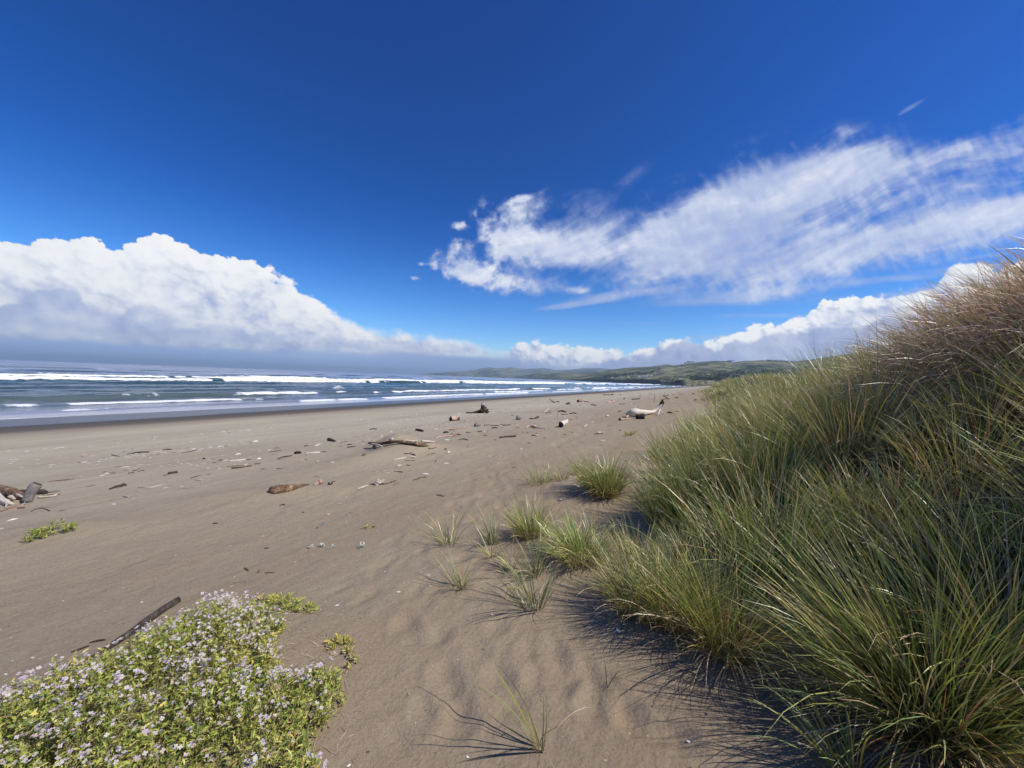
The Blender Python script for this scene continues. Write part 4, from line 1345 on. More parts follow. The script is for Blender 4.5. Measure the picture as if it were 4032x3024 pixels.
def piece(name, label, cat, pix, r, mat, group=None, cap=None, rise=None, seed=0, flat=1.0, rough=.14, sink=.35, seg=9, extra=()):
    """one lying stick or log: pix = photo pixels of its axis on the sand, r = radius in photo pixels"""
    P = [onsand(*q) for q in pix]
    rr = list(r) if hasattr(r, '__len__') else [r] * len(P)
    if len(rr) != len(P): rr = list(np.interp(np.linspace(0, 1, len(P)), np.linspace(0, 1, len(rr)), rr))
    rr = [a * mpp(p) for a, p in zip(rr, P)]
    ri = rise or [0] * len(P)
    Q = [p + Vector((0, 0, a * (1 - sink) * flat + h * mpp(p))) for p, a, h in zip(P, rr, ri)]
    if extra:
        root = empty(name, P[0]); tag(root, label, cat, group)
        tube(Q, rr, mat, 'trunk', root, seg=seg, rough=rough, flat=flat, seed=seed, cap=cap)
        for j, (nm, pts, er, em) in enumerate(extra):    # branches: (dx px, dy px up) measured at the first point
            base = []
            for (ex, ey, eh) in pts:
                g = onsand(ex, ey); base.append(g + Vector((0, 0, eh * mpp(g) + .3 * (er[0] if hasattr(er, '__len__') else er) * mpp(g))))
            k = mpp(P[0]); e2 = [a * k for a in er] if hasattr(er, '__len__') else er * k
            tube(base, e2, em, nm, root, seg=7, rough=.18, seed=seed + j + 1)
        return root
    # single mesh: its own origin on the sand
    class Pz: pass
    e = Pz(); e.location = P[0]
    o = tube(Q, rr, mat, name, None, seg=seg, rough=rough, flat=flat, seed=seed, cap=cap)
    o.data.transform(Matrix.Translation(-P[0])); o.location = P[0]
    tag(o, label, cat, group)
    return o


GT = 'small driftwood scattered along the drift line'
D_ = 'driftwood'
piece('driftwood_log', 'big brown log with a pale broken end, at the left edge of the picture', 'log', [(-120, 1935), (-40, 1948), (50, 1958), (108, 1972)], (20, 24, 20, 8), 'brown', rise=[4, 6, 4, 0], seed=1, seg=14,
      extra=[('branch', [(40, 1972, 14), (58, 1976, 10)], (7, 3), 'pale'), ('branch', [(66, 1966, 18), (88, 1972, 14)], (5, 3), 'pale')])
piece('driftwood_root', 'white bleached root chunk in front of the big brown log', 'driftwood', [(-60, 1975), (0, 1984), (55, 1988)], (16, 17, 3), 'pale', seed=2, seg=12,
      extra=[('branch', [(-10, 1985, 20), (30, 1990, 6), (20, 2000, 0)], (9, 4, 2), 'pale'), ('branch', [(-30, 1970, 40), (0, 1975, 24), (25, 1984, 10)], (5, 6, 3), 'pale')])
piece('driftwood_stub', 'upright grey wooden stub leaning right out of the log pile', 'driftwood', [(108, 1978), (120, 1976), (134, 1974), (148, 1972)], (15, 17, 19, 16), 'grey', cap='dark', rise=[-6, 22, 42, 56], seed=3, seg=14, sink=.3)
piece('driftwood_log', 'dark log shape added for the shadow behind the upright grey stub', 'log', [(20, 1950), (80, 1948), (170, 1944), (182, 1944)], (12, 13, 11, 7), 'dark', seed=4, seg=10)  # dark tube added to stand for the shadow behind the pile
piece('driftwood_plank', 'brown plank end sticking out right of the stub', 'plank', [(150, 1943), (200, 1938), (236, 1934)], (4, 5, 5), 'grey', seed=5, flat=.6, group='planks beside the upright stub')
piece('driftwood_plank', 'thin pinkish brown plank just below the upper plank right of the stub', 'plank', [(170, 1950), (210, 1947), (238, 1945)], (3, 3, 3), 'tan', seed=6, flat=.6, group='planks beside the upright stub')
piece('driftwood_stick', 'short cream stick with upturned end right of the stub', 'stick', [(150, 1962), (190, 1959), (214, 1957), (223, 1954)], (3.5, 4, 4, 3), 'pale', rise=[2, 1, 2, 7], seed=7)
piece('driftwood_stick', 'long thin brown stick pointing right, behind the leftmost log pile', 'stick', [(182, 1902), (205, 1896), (262, 1892), (292, 1886)], (1.2, 2.6, 2.6, 1.2), 'brown', seed=8)
piece('driftwood_stick', 'reddish sticks lying crossed in front of the log pile', 'stick', [(4, 2014), (50, 2000), (112, 1986)], (2.5, 3, 2), 'red', seed=9, extra=[('branch', [(70, 2002, 2), (98, 2001, 3)], 2.5, 'red'), ('branch', [(86, 1994, 2), (99, 1984, 8)], 1.5, 'pale')])
piece('seaweed_strand', 'dark green forked seaweed strand left of the leafy crescent', 'seaweed', [(122, 2015), (145, 2004), (168, 2002), (195, 2012)], (1.5, 2, 2, 1.6), 'dark', seed=10, extra=[('branch', [(160, 2000, 1), (200, 1999, 1)], 1.2, 'grey')])
# middle left
L = [
    ('driftwood_twig', 'curved thin dark twig at the upper left of the drift line', [(439, 1790), (449, 1795), (470, 1797)], (1, 1.5, 1.3), 'dark'),
    ('driftwood_stick', 'knotty dark branch with a twiggy tail, upper left of the drift line', [(503, 1790), (528, 1784), (555, 1782), (586, 1781)], (2, 2.2, 3, 2), 'dark'),
    ('driftwood_plank', 'flat brown wood sliver on smooth sand, farthest of the left group', [(639, 1773), (655, 1770), (676, 1770)], (1.5, 3, 1.5), 'brown'),
    ('driftwood_chip', 'small dark chip inside the pale shell line', [(615, 1791), (630, 1789)], (1.8, 1.4), 'dark'),
    ('driftwood_stick', 'brown twig ending in a raised arching shoot', [(715, 1785), (745, 1780), (772, 1774), (782, 1772)], (1.5, 2.2, 2, 1.2), 'brown'),
    ('driftwood_chip', 'little black chip with white edge alone on sand', [(798, 1808), (808, 1807)], (3, 2.2), 'black'),
    ('driftwood_chip', 'dark chip pair at the left end of the shell line', [(456, 1841), (477, 1839)], (2, 1.5), 'dark'),
    ('driftwood_twig', 'short dark twig, upper one of three parallel twigs', [(519, 1854), (541, 1852)], (1.3, 1.3), 'dark'),
    ('driftwood_twig', 'short dark twig, rightmost of three parallel twigs', [(545, 1857), (567, 1852)], (1.5, 1.3), 'dark'),
    ('driftwood_twig', 'short dark twig, lowest of three parallel twigs', [(504, 1864), (528, 1861)], (1.5, 1.3), 'dark'),
    ('driftwood_log', 'short dark squared log with a hooked right end', [(662, 1868), (680, 1865), (698, 1862)], (5.5, 5.5, 5), 'dark'),
    ('driftwood_chip', 'small brown chip touching the left end of the squared log', [(646, 1874), (659, 1870)], (2.4, 2), 'brown'),
    ('driftwood_stick', 'dark brown twig just above a white stick', [(752, 1884), (770, 1878), (792, 1873)], (1.8, 2.4, 1.5), 'dark'),
    ('driftwood_stick', 'straight white stick below a dark twig', [(754, 1888), (795, 1892)], (1.9, 1.9), 'pale'),
    ('driftwood_log', 'dark gnarled log with humped right end', [(432, 1928), (452, 1921), (475, 1918), (488, 1912), (500, 1912)], (3, 5, 5, 6.5, 2), 'dark'),
    ('driftwood_stick', 'long wavy white stick lying below the shell line', [(545, 1919), (575, 1921), (600, 1920), (618, 1914), (645, 1911), (682, 1910)], (1.8, 2.2, 2.2, 2.2, 2, 1), 'pale'),
    ('driftwood_stick', 'faint straight tan reed right of the long wavy white stick', [(700, 1926), (745, 1922), (790, 1917)], (1, 1.4, 1), 'tan'),
    ('driftwood_chip', 'tiny white chip left of the wavy white stick', [(538, 1934), (550, 1938)], (1.5, 1.2), 'pale'),
    ('driftwood_chip', 'small white chip lying alone low on the left beach', [(487, 1954), (505, 1957)], (2, 1.8), 'pale'),
    ('driftwood_chip', 'tiny brown chip right of the tan reed', [(785, 1957), (799, 1954)], (1.3, 1), 'red'),
    ('driftwood_stick', 'thick straight white stick with rounded left end', [(902, 1818), (935, 1815), (966, 1811)], (3.8, 3.4, 3), 'pale'),
    ('driftwood_twig', 'dark twig tip beside the thick straight white stick', [(972, 1810), (990, 1810)], (1.5, 1), 'dark'),
    ('driftwood_stick', 'long thin dark branch, upper of the tangled pair', [(895, 1839), (930, 1836), (962, 1833)], (1.3, 2, 1.3), 'brown'),
    ('driftwood_stick', 'thick brown branch, lower of the tangled pair', [(912, 1844), (940, 1842), (968, 1838), (991, 1834)], (3, 3, 2.5, 2), 'brown'),
    ('driftwood_stick', 'grey twig lying among pale shell grit', [(1062, 1783), (1075, 1779), (1108, 1775)], (1.5, 2.2, 1.2), 'dark'),
    ('driftwood_twig', 'short grey stick under the grey twig', [(1073, 1793), (1094, 1789)], (1.5, 1.2), 'grey'),
    ('driftwood_stick', 'dark twig ending close to the dark block', [(1094, 1806), (1120, 1800), (1150, 1795)], (1.5, 3, 1.8), 'dark'),
    ('driftwood_block', 'dark lumpy block standing on the drift line', [(1160, 1787), (1172, 1787), (1183, 1785)], (5, 7, 5), 'black'),
    ('driftwood_log', 'cream log with a dark left tip, right of the dark block', [(1204, 1788), (1212, 1787), (1235, 1786), (1258, 1784)], (2.5, 3.2, 4.2, 4.2), 'pale'),
    ('driftwood_chip', 'brown chip close to the right end of the cream log', [(1269, 1781), (1285, 1779)], (2, 1.6), 'dark'),
    ('driftwood_chip', 'pale flat wood piece with a dark pointed left tip', [(1177, 1816), (1195, 1811), (1215, 1811)], (1.5, 4, 4.5), 'tan'),
    ('driftwood_chip', 'pale splinter standing slanted, left of two', [(1248, 1819), (1256, 1814)], (2, 1.5), 'pale'),
    ('driftwood_chip', 'tiny pale splinter standing slanted, right of two', [(1297, 1813), (1299, 1810)], (1.3, 1), 'tan'),
    ('driftwood_log', 'dark short log slanting down to the right', [(1293, 1731), (1305, 1737), (1320, 1740)], (5, 5.5, 4), 'dark'),
    ('driftwood_plank', 'brown flat piece right below the slanting dark log', [(1342, 1745), (1358, 1742), (1374, 1739)], (1.5, 4, 1.5), 'brown'),
    ('driftwood_chip', 'dark crumbly bit below the brown flat piece', [(1369, 1752), (1386, 1752)], (2.5, 2), 'dark'),
    ('driftwood_stick', 'short straight dark stick near the left end of the buried log', [(1367, 1762), (1401, 1758)], (1.8, 1.8), 'dark'),
    ('driftwood_chip', 'small dark stick end left of the straight dark stick', [(1337, 1760), (1348, 1759)], (1.8, 1.5), 'dark'),
    ('driftwood_twig', 'dark broken twig in the shell line above the dark block', [(1199, 1757), (1222, 1756)], (2, 1.6), 'dark'),
    ('driftwood_twig', 'thin brown twig lying flat below the white splinters', [(1088, 1846), (1117, 1845)], (1.2, 1), 'brown'),
    ('driftwood_stick', 'pale thin stick above the flowering mat, far out on bare sand', [(918, 2296), (975, 2287)], (1.2, 1), 'tan'),
    ('driftwood_chip', 'brown curl of bark with a white top above the flowering mat', [(962, 2237), (975, 2243), (979, 2248)], (2, 3, 2.5), 'brown'),
    ('driftwood_chip', 'brown chip middle of three above the flowering mat', [(1014, 2256), (1022, 2248)], (2.5, 2.5), 'brown'),
    ('driftwood_twig', 'thin dark twig rightmost of three above the flowering mat', [(1044, 2256), (1082, 2254)], (1.4, 1), 'brown'),
    ('driftwood_stick', 'pale slanted straw on open sand left of the white woolly row', [(1053, 2124), (1071, 2098)], (1.6, 1.2), 'tan'),
    ('driftwood_chip', 'small dark brown chip left of the white woolly row', [(1042, 2161), (1056, 2160)], (3, 3), 'dark'),
    ('driftwood_chip', 'flat grey brown bark piece above the white woolly row', [(1250, 2080), (1262, 2072), (1272, 2064)], (3, 5, 4), 'grey'),
    ('driftwood_chip', 'small dark chip upper left of the brown weathered log shadow', [(838, 2062), (858, 2061)], (2.2, 1.6), 'dark'),
    ('driftwood_chip', 'black speck of wood under the weathered log', [(1190, 2019), (1196, 2020)], (2.5, 2.5), 'dark'),
    ('driftwood_twig', 'dark arrow shaped twig below the weathered log', [(1101, 1993), (1112, 1987), (1122, 1990)], (1.2, 2.5, 2), 'dark'),
    ('driftwood_twig', 'straight dark twig slanting up below the weathered log', [(1118, 2003), (1135, 1992), (1152, 1983)], (1.2, 1.6, 1), 'grey'),
    ('driftwood_chip', 'pale chip with dark side on mid beach sand', [(1288, 2029), (1300, 2024)], (2.2, 1.8), 'pale'),
    ('driftwood_chip', 'white slanted chip, right one on mid beach sand', [(1365, 2028), (1376, 2033)], (1.8, 1.5), 'pale'),
    ('driftwood_stick', 'tan reed lying flat below the far left log', [(910, 1984), (960, 1981), (1002, 1979)], (1, 1.2, 1), 'tan'),
]
for i, (nm, lab, pix, r, mat) in enumerate(L):
    cat = {'log': 'log', 'stick': 'stick', 'twig': 'twig', 'chip': 'wood chip', 'plank': 'plank', 'block': 'wood block'}[nm.split('_')[1]]
    piece(nm, lab, cat, pix, r, mat, GT, seed=20 + i, rough=.2 if cat != 'stick' else .12)
# weathered brown log and neighbours
piece('driftwood_log', 'weathered brown log with splintered grain, thick left end and buried tail', 'log', [(1066, 1936), (1085, 1938), (1130, 1932), (1165, 1922), (1215, 1910)], (12, 20, 19, 12, 3), 'brown', seed=91, seg=18, rough=.22, sink=.55, flat=.9, rise=[6, 0, 0, 0, 0])
piece('driftwood_block', 'salmon pink broken wood lump at the tail of the weathered log', 'wood block', [(1236, 1910), (1252, 1908), (1266, 1908)], (3, 7, 8), 'pink', rise=[0, 1, 6], seed=92, rough=.3, seg=12)
piece('driftwood_stub', 'dark hollow wood stub with a pointed arm right of the salmon lump', 'driftwood', [(1296, 1909), (1303, 1907)], (6, 6), 'dark', seed=93, extra=[('branch', [(1303, 1906, 6), (1320, 1903, 8)], (2.5, 1), 'dark'), ('branch', [(1300, 1909, 5), (1301, 1909, 9)], (2, 1), 'pale')])
# half buried log on the mound
root = piece('half_buried_log', 'long splintered brown log half buried under a sand mound', 'log', [(1452, 1762), (1485, 1762), (1530, 1752), (1590, 1748), (1650, 1756), (1686, 1758)], (6, 9, 9, 8, 10, 4), 'brown', seed=95, seg=16, rough=.45, flat=.75, sink=.4, rise=[15, 10, 8, 6, 3, 1],
      extra=[('branch', [(1462, 1768, 18), (1490, 1766, 14), (1505, 1765, 6)], (4, 3, 2), 'pale'), ('branch', [(1472, 1768, 8), (1478, 1770, 0)], (6, 4), 'dark'),
             ('branch', [(1585, 1748, 14), (1610, 1750, 13), (1645, 1750, 12)], (2.5, 3.5, 2), 'pale'), ('branch', [(1660, 1750, 12), (1700, 1746, 6), (1712, 1744, 3)], (4, 3, 2), 'pale'), ('branch', [(1534, 1752, 22), (1545, 1751, 20)], (5, 5), 'pale')])
L = [
    ('driftwood_twig', 'bent dark twig far out above the buried log', [(1457, 1692), (1470, 1689), (1484, 1690)], (1.8, 1.8, 1.2), 'dark'),
    ('driftwood_block', 'dark rectangular block above and right of the buried log', [(1639, 1696), (1652, 1698), (1664, 1700)], (5, 5.5, 5), 'dark'),
    ('driftwood_block', 'dark lumpy chunk above the reddish root tangle', [(1746, 1706), (1755, 1705), (1766, 1704)], (3.5, 5, 2.5), 'dark'),
    ('driftwood_stick', 'long reddish stick in two lengths beyond the root tangle', [(1770, 1694), (1800, 1690), (1839, 1686)], (2.5, 2.2, 1.6), 'red'),
    ('driftwood_stick', 'dark bow shaped stick right of the buried log', [(1804, 1734), (1818, 1730), (1830, 1731), (1843, 1735)], (1.5, 2.4, 2.4, 1.8), 'dark'),
    ('driftwood_chip', 'dark short chip left of the shell strewn drift line', [(1835, 1704), (1851, 1705)], (1.6, 1.6), 'dark'),
    ('driftwood_chip', 'dark short chip right end below the round stump', [(1880, 1701), (1898, 1700)], (1.8, 1.5), 'dark'),
    ('driftwood_twig', 'pale bent straw standing near the dark chips', [(1844, 1720), (1849, 1714), (1855, 1707)], (1.5, 1.3, 1), 'tan'),
    ('driftwood_log', 'short tan log with dark left end below the buried log', [(1690, 1768), (1702, 1765), (1718, 1761)], (3.6, 4.4, 3), 'tan'),
    ('driftwood_twig', 'dark wavy twig at the foot of the sand mound', [(1590, 1786), (1600, 1789), (1622, 1788)], (1.4, 2.6, 1.2), 'dark'),
    ('driftwood_twig', 'dark arching twig right of the mound foot', [(1685, 1792), (1700, 1787), (1717, 1786)], (1.5, 1.5, 1.2), 'brown'),
    ('driftwood_stick', 'bright white straight stick below the sand mound', [(1546, 1813), (1572, 1808), (1600, 1803)], (2, 2.6, 2.6), 'pale'),
    ('driftwood_stick', 'pinkish thin stick continuing the bright white stick', [(1602, 1804), (1630, 1805)], (1.6, 1), 'tan'),
    ('driftwood_twig', 'thin dark twig under the bright white stick', [(1594, 1815), (1615, 1814), (1635, 1816)], (1, 1.4, 1.6), 'brown'),
    ('driftwood_chip', 'white wedge of wood with a dark lower edge', [(1564, 1838), (1572, 1836), (1582, 1834)], (3, 4, 2), 'pale'),
    ('driftwood_twig', 'dark little twig right of the white wedge', [(1600, 1831), (1614, 1834)], (1.2, 1.6), 'brown'),
    ('driftwood_chip', 'white chip, leftmost of the short white row', [(1470, 1857), (1489, 1860)], (2.2, 1.8), 'pale'),
    ('driftwood_stick', 'white stick, middle of the short white row', [(1507, 1857), (1525, 1857), (1544, 1859)], (2, 2.2, 2), 'pale'),
    ('driftwood_chip', 'thin white sliver just below the middle white stick', [(1518, 1864), (1536, 1862)], (1.5, 1.3), 'pale'),
    ('driftwood_stick', 'dark stick, right end of the short white row', [(1550, 1859), (1568, 1858), (1585, 1860)], (1.4, 1.6, 2.2), 'dark'),
    ('driftwood_chip', 'white stick lying highest in the short white row', [(1597, 1851), (1606, 1850), (1626, 1850)], (2.6, 1.6, 1.3), 'pale'),
    ('driftwood_chip', 'faint pale sliver lowest right of the short white row', [(1594, 1866), (1608, 1864)], (1.3, 1), 'tan'),
    ('driftwood_chip', 'cream and brown split piece left of the white lump', [(1405, 1928), (1425, 1922), (1447, 1914)], (1, 4.5, 3), 'pale'),
    ('driftwood_twig', 'small brown hooked twig right of the white lump', [(1549, 1914), (1553, 1907), (1577, 1902)], (1.5, 1.8, 1.2), 'brown'),
    ('driftwood_twig', 'dark twig with curled left end among the sticks by the white lump', [(1520, 1908), (1535, 1901), (1558, 1893)], (2, 2, 1.4), 'brown'),
    ('driftwood_log', 'dark log with a pale right end, lying level on open sand', [(1966, 1724), (1985, 1723), (2010, 1722), (2031, 1720)], (3.2, 3.6, 4, 4), 'dark'),
    ('driftwood_chip', 'cream canoe shaped wood piece left of the white stump', [(2096, 1713), (2106, 1716), (2117, 1717)], (2.2, 4.2, 3), 'pale'),
    ('driftwood_chip', 'tiny tan chip above the cream canoe shaped piece', [(2108, 1707), (2118, 1708)], (1.8, 1.5), 'tan'),
    ('driftwood_twig', 'dark twig, first of three on the far drift line', [(1905, 1676), (1927, 1674)], (2, 1.6), 'dark'),
    ('driftwood_twig', 'dark straight twig, second of three on the far drift line', [(1930, 1676), (1964, 1677)], (1.6, 1.6), 'dark'),
    ('driftwood_twig', 'dark twig, third of three on the far drift line', [(1980, 1676), (2010, 1674)], (1.8, 1.5), 'dark'),
    ('driftwood_twig', 'brown twig laid above the third dark twig', [(1970, 1672), (1990, 1671)], (1.5, 1.2), 'brown'),
    ('driftwood_chip', 'dark chip with a white flake below the far twigs', [(1935, 1687), (1946, 1686), (1959, 1686)], (2, 3, 1.6), 'dark'),
    ('driftwood_chip', 'brown flat piece left of the arched branch', [(2033, 1686), (2046, 1685)], (1.6, 1.4), 'brown'),
    ('driftwood_twig', 'crumpled dark twig beyond the round stump', [(2086, 1650), (2102, 1649)], (2.5, 2), 'dark'),
    ('driftwood_block', 'dark knobbly piece right of the crumpled twig', [(2108, 1650), (2114, 1646), (2121, 1645)], (3, 4.5, 3), 'dark'),
    ('driftwood_stick', 'dark humped stick on the sand beyond the pale stake', [(2200, 1622), (2212, 1620), (2228, 1624)], (3, 3.6, 2.5), 'dark'),
    ('driftwood_stick', 'flat dark stick below the humped stick', [(2211, 1633), (2237, 1632)], (1.8, 1.5), 'brown'),
    ('driftwood_stick', 'dark twiggy stick right of the humped stick', [(2245, 1630), (2258, 1627), (2270, 1629)], (2.4, 2.4, 1.5), 'dark'),
    ('driftwood_block', 'small dark dome of wood on clean far sand', [(2231, 1593), (2238, 1592), (2245, 1592)], (3.5, 5, 3.5), 'dark'),
    ('driftwood_chip', 'tiny pale and dark chip right of the slanting grey stick', [(2191, 1583), (2203, 1583)], (2, 1.6), 'dark'),
    ('driftwood_stick', 'grey brown flat stick right of the red drum', [(2299, 1582), (2319, 1583)], (1.5, 1.3), 'brown'),
    ('driftwood_stick', 'dark flat stick lying lower right of the red drum', [(2328, 1595), (2347, 1597)], (2, 2), 'dark'),
    ('driftwood_stick', 'dark thin log near the water, left of its dark partner', [(2375, 1556), (2401, 1556)], (1.5, 1.3), 'dark'),
    ('driftwood_block', 'dark chunk near the water at the end of the thin log', [(2406, 1556), (2415, 1555)], (2.5, 2.2), 'dark'),
    ('driftwood_block', 'tiny dark post like chunk farthest out on the far sand', [(2441, 1555), (2444, 1555)], (2, 2), 'dark'),
    ('driftwood_block', 'tiny dark lump above the level dark bar', [(2456, 1571), (2461, 1571)], (2.2, 1.8), 'dark'),
    ('driftwood_log', 'level dark bar of wood on far sand left of the white stake', [(2488, 1574), (2502, 1573), (2516, 1572)], (2.2, 2.4, 2.6), 'dark'),
    ('driftwood_stick', 'short flat brown stick left of the grounded trunk', [(2440, 1592), (2462, 1591)], (1.4, 1.3), 'brown'),
    ('driftwood_block', 'small dark lump left of the grounded trunk', [(2436, 1621), (2445, 1620)], (2.3, 2), 'dark'),
    ('driftwood_block', 'dark lump with pale flank right of the forked feet', [(2631, 1627), (2637, 1626), (2648, 1628)], (3.5, 4, 2), 'dark'),
    ('driftwood_stick', 'short dark bar right of the dark lump by the forked feet', [(2657, 1622), (2674, 1621)], (1.8, 1.8), 'brown'),
    ('driftwood_stick', 'white stick lying on a darker strip in front of the dune grass', [(2353, 1706), (2366, 1704)], (3, 2.4), 'pale'),
    ('driftwood_plank', 'dark flat strip under the short white stick', [(2340, 1710), (2356, 1709), (2374, 1708)], (1.5, 2, 1.5), 'dark'),
    ('driftwood_stick', 'white slanted stick right of the white stump', [(2299, 1682), (2311, 1672)], (1.8, 1.8), 'pale'),
    ('driftwood_stick', 'pale thin stick nearest the dune grass tips', [(2358, 1738), (2383, 1735)], (1.5, 1.5), 'pale'),
    ('driftwood_chip', 'white chip on dark sand left of the grounded trunk', [(2387, 1640), (2397, 1639)], (2.8, 2.4), 'pale'),
    ('driftwood_block', 'white box like block on the farthest drift line', [(2779, 1546), (2786, 1546)], (3.5, 3.5), 'pale'),
    ('driftwood_block', 'dark block left of the crossed far sticks', [(2727, 1552), (2734, 1552)], (2, 2), 'dark'),
    ('driftwood_chip', 'pale oval piece close to the far dune', [(2762, 1573), (2776, 1574)], (2.5, 2.5), 'pale'),
    ('driftwood_block', 'dark wedge left of the pale oval piece', [(2733, 1577), (2741, 1575)], (2, 3), 'dark'),
    ('driftwood_stick', 'far flat brown stick behind the crossed sticks', [(2632, 1554), (2644, 1553)], (1.3, 1.2), 'tan'),
    ('driftwood_block', 'far pale and brown log heap right of the crossed sticks', [(2645, 1554), (2656, 1554)], (2, 1.6), 'tan'),
    ('driftwood_block', 'dark lump below the far log heap', [(2658, 1568), (2669, 1567)], (2, 2.4), 'dark'),
    ('driftwood_stick', 'dark and pale log at the foot of the far dune', [(2828, 1545), (2842, 1544)], (2, 2), 'dark'),
    ('driftwood_stick', 'far grey log seen end of the drift line', [(2676, 1553), (2700, 1552)], (1.8, 1.5), 'grey'),
]
for i, (nm, lab, pix, r, mat) in enumerate(L):
    cat = {'log': 'log', 'stick': 'stick', 'twig': 'twig', 'chip': 'wood chip', 'plank': 'plank', 'block': 'wood block'}[nm.split('_')[1]]
    piece(nm, lab, cat, pix, r, mat, GT, seed=120 + i, rough=.2 if cat != 'stick' else .12, seg=8, sink=.25)
piece('root_tangle', 'reddish tangle of thin roots beyond the buried log', 'driftwood', [(1722, 1722), (1745, 1720), (1775, 1718), (1800, 1716)], (2, 2.5, 2.5, 3), 'pink', seed=201,
      extra=[('root', [(1770, 1718, 2), (1782, 1716, 10)], 1.5, 'dark'), ('root', [(1785, 1718, 2), (1797, 1717, 12), (1803, 1716, 6)], 2, 'red'), ('root', [(1795, 1717, 2), (1806, 1716, 14)], 1.6, 'red'),
             ('root', [(1735, 1722, 4), (1716, 1728, 1)], 1.5, 'pale'), ('root', [(1800, 1716, 3), (1813, 1712, 2)], 2, 'dark'), ('root', [(1752, 1719, 2), (1740, 1722, 0), (1730, 1727, 0)], 1.4, 'tan')])
piece('branching_lump', 'white knobbly branching lump like coral, brightest thing on the mid beach', 'driftwood', [(1480, 1912), (1484, 1910), (1492, 1911)], (5, 7, 5), 'pale', seed=202, rough=.3, seg=10,
      extra=[('knob', [(1486, 1911, 6), (1488, 1911, 24)], (4.5, 4), 'pale'), ('knob', [(1490, 1911, 6), (1499, 1910, 18)], (4, 3.5), 'pale'), ('knob', [(1494, 1911, 5), (1512, 1909, 20)], (3, 3.5), 'pale'), ('knob', [(1482, 1911, 6), (1481, 1911, 18)], (3.5, 3), 'pale'), ('knob', [(1481, 1912, 4), (1472, 1910, 6)], (3, 2.5), 'pale')])
piece('driftwood_stick', 'long brown stick bent up at the right, running from the white lump', 'stick', [(1490, 1910), (1515, 1905), (1532, 1905), (1560, 1894)], (1.5, 1.8, 2, 1.2), 'brown', seed=203, group=GT)
piece('driftwood_stick', 'forked dark twig lying right of the white lump', 'twig', [(1626, 1891), (1645, 1886), (1662, 1879), (1679, 1874)], (1.5, 2.2, 2.2, 1), 'brown', seed=204, group=GT, extra=[('branch', [(1662, 1880, 1), (1677, 1880, 1)], 1.2, 'dark')])
piece('stump_log', 'short fat log with shaded left cut face painted black and pinkish bark', 'log', [(1774, 1658), (1785, 1657), (1797, 1656), (1807, 1656)], (9.5, 9.5, 9, 8), 'pink', cap='black', seed=205, seg=14, rough=.2, sink=.1)  # black cap paints the shade on the end turned from the sun
tubr = piece('uprooted_stump', 'dark uprooted tree with a spiky root plate standing at its right end', 'tree stump', [(1835, 1628), (1860, 1627), (1880, 1626), (1905, 1626)], (3.5, 3.5, 6, 12), 'dark', seed=206, seg=12, rough=.25,
      extra=[('root', [(1896, 1627, 6), (1896, 1627, 40)], (6, 1), 'dark'), ('root', [(1902, 1627, 6), (1904, 1627, 30)], (8, 3), 'dark'), ('root', [(1908, 1627, 6), (1913, 1627, 24)], (8, 3), 'brown'),
             ('root', [(1912, 1627, 3), (1922, 1627, 14)], (7, 2.5), 'dark'), ('root', [(1914, 1628, 2), (1927, 1628, 7)], (5, 2), 'dark'), ('root', [(1898, 1627, 8), (1901, 1627, 22)], (8, 4), 'brown'), ('root', [(1892, 1627, 5), (1893, 1627, 20)], (5, 1), 'dark')])
piece('round_stump', 'round grey wooden ball like stump beyond the drift line, nearer of two', 'tree stump', [(1870, 1680), (1878, 1679), (1888, 1677)], (6, 9.5, 7), 'grey', seed=207, seg=12, sink=.15)
piece('round_stump', 'round brown stump standing alone right of the uprooted tree', 'tree stump', [(2033, 1653), (2040, 1653), (2048, 1652)], (7, 9, 7.5), 'grey', seed=208, seg=12, sink=.0)
piece('bleached_stump', 'tilted stump with shaded face painted black and a white root knob behind', 'tree stump', [(2208, 1683), (2216, 1680), (2228, 1676)], (11, 11, 8), 'pale', cap='black', seed=209, seg=14, rough=.2, sink=.1, rise=[2, 3, 6],  # black cap paints the stump's shaded side
      extra=[('knob', [(2226, 1678, 12), (2232, 1676, 20)], (7, 5.5), 'pale')])
piece('driftwood_branch', 'reddish brown arched branch left of the bleached stump', 'branch', [(2070, 1686), (2082, 1682), (2096, 1682), (2110, 1686), (2128, 1687), (2148, 1689)], (2, 3.5, 4, 4, 2.4, 1.6), 'pink', seed=210, group=GT, rise=[0, 2, 3, 0, 0, 0], extra=[('branch', [(2100, 1684, 4), (2110, 1683, 8)], (2, 1.5), 'pale')])
piece('driftwood_stick', 'grey stick slanting up to the left out of clean far sand', 'stick', [(2186, 1586), (2175, 1583), (2164, 1580)], (2, 2, 1.4), 'grey', seed=211, group=GT, rise=[0, 2, 8])
piece('bent_twigs', 'pale bent twigs standing like a little tent beside the stake', 'twig', [(2142, 1626), (2152, 1624), (2160, 1622)], (1.2, 1.4, 1.6), 'pale', seed=212, rise=[2, 5, 12], extra=[('branch', [(2160, 1622, 12), (2165, 1626, 1)], 1.3, 'tan'), ('branch', [(2160, 1622, 10), (2170, 1628, 1)], 1.2, 'tan'), ('branch', [(2150, 1630, 0), (2158, 1627, 4)], 1.2, 'dark')])


